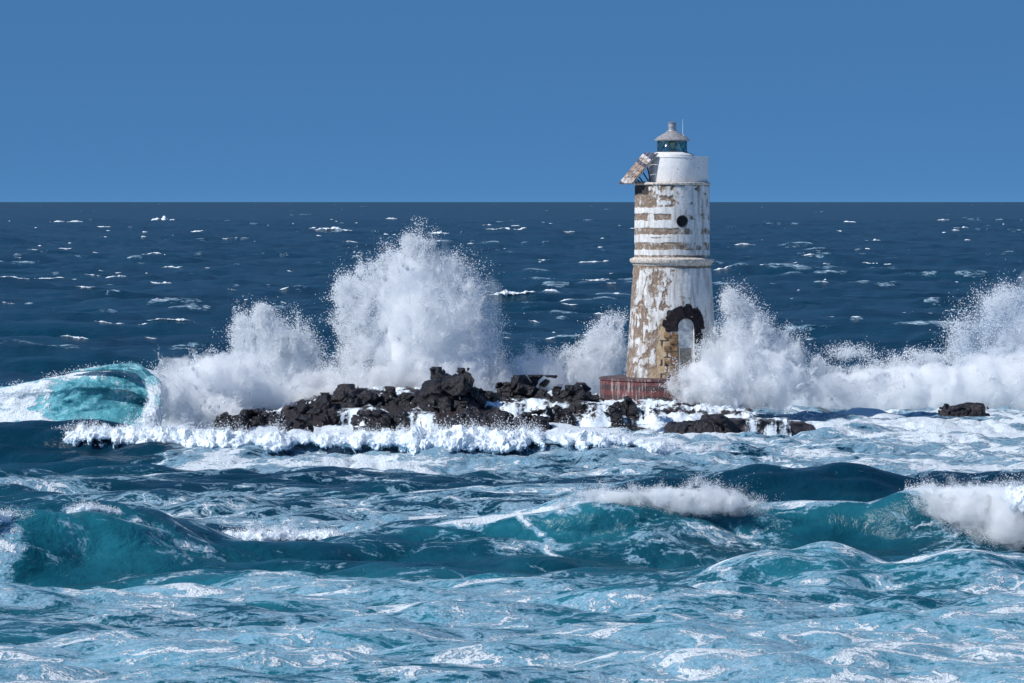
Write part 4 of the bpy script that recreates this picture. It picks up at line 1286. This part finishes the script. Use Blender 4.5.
def door_obj(name, bm, mat, parent=LH):
    bmesh.ops.transform(bm, matrix=door_frame_matrix(), verts=bm.verts[:])
    return from_bm(name, bm, mat, parent)


def rad_at(z): return 2.36 - .39 * (z - lz(378.5)) / (lz(262) - lz(378.5))


def dbox(bm, t, z, w, h, out=.06, dep=.30, roll=0.0, bev=.03):
    """a block set in the curved wall, t sideways from the middle of the door"""
    r = rad_at(z); y = -math.sqrt(max(.1, r * r - t * t))
    from mathutils import Matrix as MX
    rr = bmesh.ops.create_cube(bm, size=1)
    M = MX.Translation((t, y - out + dep / 2, z)) @ MX.Rotation(math.asin(max(-.99, min(.99, t / r))) * .8, 4, 'Z') @ MX.Rotation(roll, 4, 'Y') @ MX.Diagonal((w, dep, h, 1))
    bmesh.ops.transform(bm, matrix=M, verts=rr['verts'])
    es = list({e for v_ in rr['verts'] for e in v_.link_edges})
    bmesh.ops.bevel(bm, geom=es, offset=bev, segments=2, affect='EDGES')


zs = lz(326)
bm = bmesh.new(); rnd = random.Random(4)
NV = 9
for i in range(NV):
    th = math.pi * (i + .5) / NV
    out_r = 1.0 + rnd.uniform(-.05, .10) + (.10 if i > 7 else 0)
    rm = (.42 + out_r) / 2
    dbox(bm, math.cos(th) * rm, zs + math.sin(th) * rm, math.pi * rm / NV * 1.22, out_r - .42, out=.05 + rnd.uniform(0, .03), roll=math.pi / 2 - th + rnd.uniform(-.06, .06))
for i, (t0, w, h) in enumerate([(.62, .40, .34), (.66, .48, .30), (.60, .36, .34), (.64, .44, .30), (.58, .30, .28), (.60, .34, .3), (.58, .3, .3), (.6, .34, .3)]):
    dbox(bm, t0, zs - .16 - i * .315, w, h, out=.04 + rnd.uniform(0, .03))
dbox(bm, -.72, zs - .10, .62, .26, out=.05); dbox(bm, -.88, zs - .02 + .2, .34, .3, out=.04)
DSUR = door_obj('door_surround', bm, simple('soot dark arch stones', (.026, .020, .023), .85, .5, 7, bump=.05, spec=.2))
bm = bmesh.new()
for i in range(8):
    zz = zs - .42 - i * .335
    if zz < lz(376): break
    dbox(bm, -.58 - (.05 if i % 2 else 0), zz, .30 + (.12 if i % 2 else 0), .30, out=.035 + rnd.uniform(0, .02))
    if i % 2 == 0: dbox(bm, -.92, zz, .34, .30, out=.025 + rnd.uniform(0, .015))
door_obj('door_quoins', bm, simple('ochre stone blocks', (.27, .17, .095), .85, .6, 4, bump=.04, spec=.2))
# recess
bm = bmesh.new(); nA = 20
prof = [(-.415, lz(378))] + [(-.415 * math.cos(math.pi * i / nA), zs + .415 * math.sin(math.pi * i / nA)) for i in range(nA + 1)] + [(.415, lz(378))]
fr = [bm.verts.new((t, -math.sqrt(rad_at(z) ** 2 - t * t) - .02, z)) for t, z in prof]
bk = [bm.verts.new((t, -2.02, z)) for t, z in prof]
for i in range(len(prof) - 1): bm.faces.new((fr[i], fr[i + 1], bk[i + 1], bk[i]))
bm.faces.new(bk)
DOOR = door_obj('doorway', bm, simple('whitewashed niche', (.70, .69, .66), .85, .35, 4, bump=.02))
bm = bmesh.new()
dz0, dz1 = lz(377.5), lz(347)
for x_ in (-.36, .36): box(bm, (x_, -2.07, (dz0 + dz1) / 2), (.07, .1, dz1 - dz0))
box(bm, (0, -2.07, dz1 + .035), (.79, .1, .07))
door_obj('door_frame', bm, simple('pale door frame', (.70, .72, .70), .6, .15), DOOR)
bm = bmesh.new(); box(bm, (0, -2.06, (dz0 + dz1) / 2), (.65, .05, dz1 - dz0 - .01))
door_obj('door_leaf', bm, simple('grey boarded door', (.30, .27, .22), .7, .45, 5), DOOR)

# round red plinth
def plinth():
    t = NT('peeling red painted concrete'); o = t.obj()
    z = t.n('ShaderNodeSeparateXYZ', None, i0=o)
    n = t.noise(o, 4, 8, .68); n2 = t.noise(o, 14, 5, .65)
    st = t.noise(t.n('ShaderNodeMapping', None, Vector=o, Scale=(5, 5, .5)).outputs[0], 1.5, 6, .65)
    course = t.math('FRACT', t.math('MULTIPLY', z.outputs[2], 1.9))
    c = t.mix(t.ss(n, .3, .7), (.10, .026, .028), (.19, .045, .043))
    c = t.mix(t.math('MULTIPLY', t.ss(course, .46, .56), t.ss(n, .30, .5)), c, (.040, .020, .023))
    c = t.mix(t.math('MULTIPLY', t.ss(st, .50, .62), .75), c, (.46, .38, .37))
    c = t.mix(t.ss(t.math('MULTIPLY_ADD', n, .5, t.math('MULTIPLY', n2, .5)), .50, .60), c, (.075, .055, .055))
    b = t.n('ShaderNodeBump', None, Height=t.math('ADD', n2, n), Strength=.7, Distance=.05).outputs[0]
    m = t.surf(t.pbsdf(Base_Color=c, Roughness=.65, Normal=b).outputs[0])
    lathe_part('plinth', [(3.74, lz(412)), (3.72, lz(379.6)), (3.78, lz(379.4)), (3.78, lz(377.4)), (3.7, lz(377)), (1.5, lz(376.6))], m, 28, smooth=False, loc=(.05, 0, 0))


plinth()


# ------------------------------------------------------------------ camera, light, sky
cam = bpy.data.cameras.new('camera'); co = bpy.data.objects.new('camera', cam); COL.objects.link(co)
cam.sensor_width = 36; cam.lens = F / 1024 * 36; cam.clip_start = 1; cam.clip_end = 500000
co.location = (0, 0, H)
co.rotation_euler = (math.radians(90) - math.atan((341.5 - YH + .2) / F), 0, 0)
SC.camera = co

EL, AZ = math.radians(41), math.radians(-115)        # sun height; bearing clockwise from straight ahead
sd = (math.sin(AZ) * math.cos(EL), math.cos(AZ) * math.cos(EL), math.sin(EL))
sun = bpy.data.lights.new('sun', 'SUN'); so = bpy.data.objects.new('sun', sun); COL.objects.link(so)
sun.energy = 4.7; sun.angle = math.radians(.53); sun.color = (1, .97, .93)
from mathutils import Vector
so.rotation_euler = Vector(sd).to_track_quat('Z', 'Y').to_euler()

wd = bpy.data.worlds.new('World'); SC.world = wd; wd.use_nodes = True
nt = wd.node_tree; nt.nodes.clear()
wo = nt.nodes.new('ShaderNodeOutputWorld'); bg = nt.nodes.new('ShaderNodeBackground')
sky = nt.nodes.new('ShaderNodeTexSky'); sky.sky_type = 'NISHITA'; sky.sun_disc = False
sky.sun_elevation = EL; sky.sun_rotation = AZ % (2 * math.pi)
sky.air_density = 1.0; sky.dust_density = 0; sky.ozone_density = 6
# clean, dry air after the storm: the blue reaches down to the horizon, so the sky is looked up a little higher
tc = nt.nodes.new('ShaderNodeTexCoord'); sep = nt.nodes.new('ShaderNodeSeparateXYZ'); cmb = nt.nodes.new('ShaderNodeCombineXYZ')
mr = nt.nodes.new('ShaderNodeMapRange'); mr.inputs['From Min'].default_value = 0; mr.inputs['From Max'].default_value = 1
SKY0 = .28
mr.inputs['To Min'].default_value = SKY0; mr.inputs['To Max'].default_value = .95
crv = nt.nodes.new('ShaderNodeMath'); crv.operation = 'POWER'; crv.inputs[1].default_value = .5
mx = nt.nodes.new('ShaderNodeMath'); mx.operation = 'MAXIMUM'; mx.inputs[1].default_value = 0
nt.links.new(tc.outputs['Generated'], sep.inputs[0])
nt.links.new(sep.outputs[0], cmb.inputs[0]); nt.links.new(sep.outputs[1], cmb.inputs[1])
nt.links.new(sep.outputs[2], mx.inputs[0]); nt.links.new(mx.outputs[0], crv.inputs[0])
nt.links.new(crv.outputs[0], mr.inputs['Value']); nt.links.new(mr.outputs[0], cmb.inputs[2])
nrm = nt.nodes.new('ShaderNodeVectorMath'); nrm.operation = 'NORMALIZE'
nt.links.new(cmb.outputs[0], nrm.inputs[0]); nt.links.new(nrm.outputs[0], sky.inputs['Vector'])
tint = nt.nodes.new('ShaderNodeMix'); tint.data_type = 'RGBA'; tint.blend_type = 'MULTIPLY'; tint.inputs[0].default_value = 1
tint.inputs[7].default_value = (.60, .935, 1.05, 1)
nt.links.new(sky.outputs[0], tint.inputs[6]); nt.links.new(tint.outputs[2], bg.inputs['Color']); bg.inputs['Strength'].default_value = .108
nt.links.new(bg.outputs[0], wo.inputs[0])

vs = SC.view_settings
vs.view_transform = 'Standard'; vs.look = 'None'; vs.exposure = 0; vs.gamma = 1; vs.use_curve_mapping = False
cy = SC.cycles
cy.use_denoising = True
cy.max_bounces = 44; cy.diffuse_bounces = 12; cy.glossy_bounces = 3; cy.transmission_bounces = 6; cy.volume_bounces = 40; cy.transparent_max_bounces = 12
cy.volume_step_rate = .5; cy.volume_max_steps = 128
cy.use_adaptive_sampling = True; cy.adaptive_threshold = .02
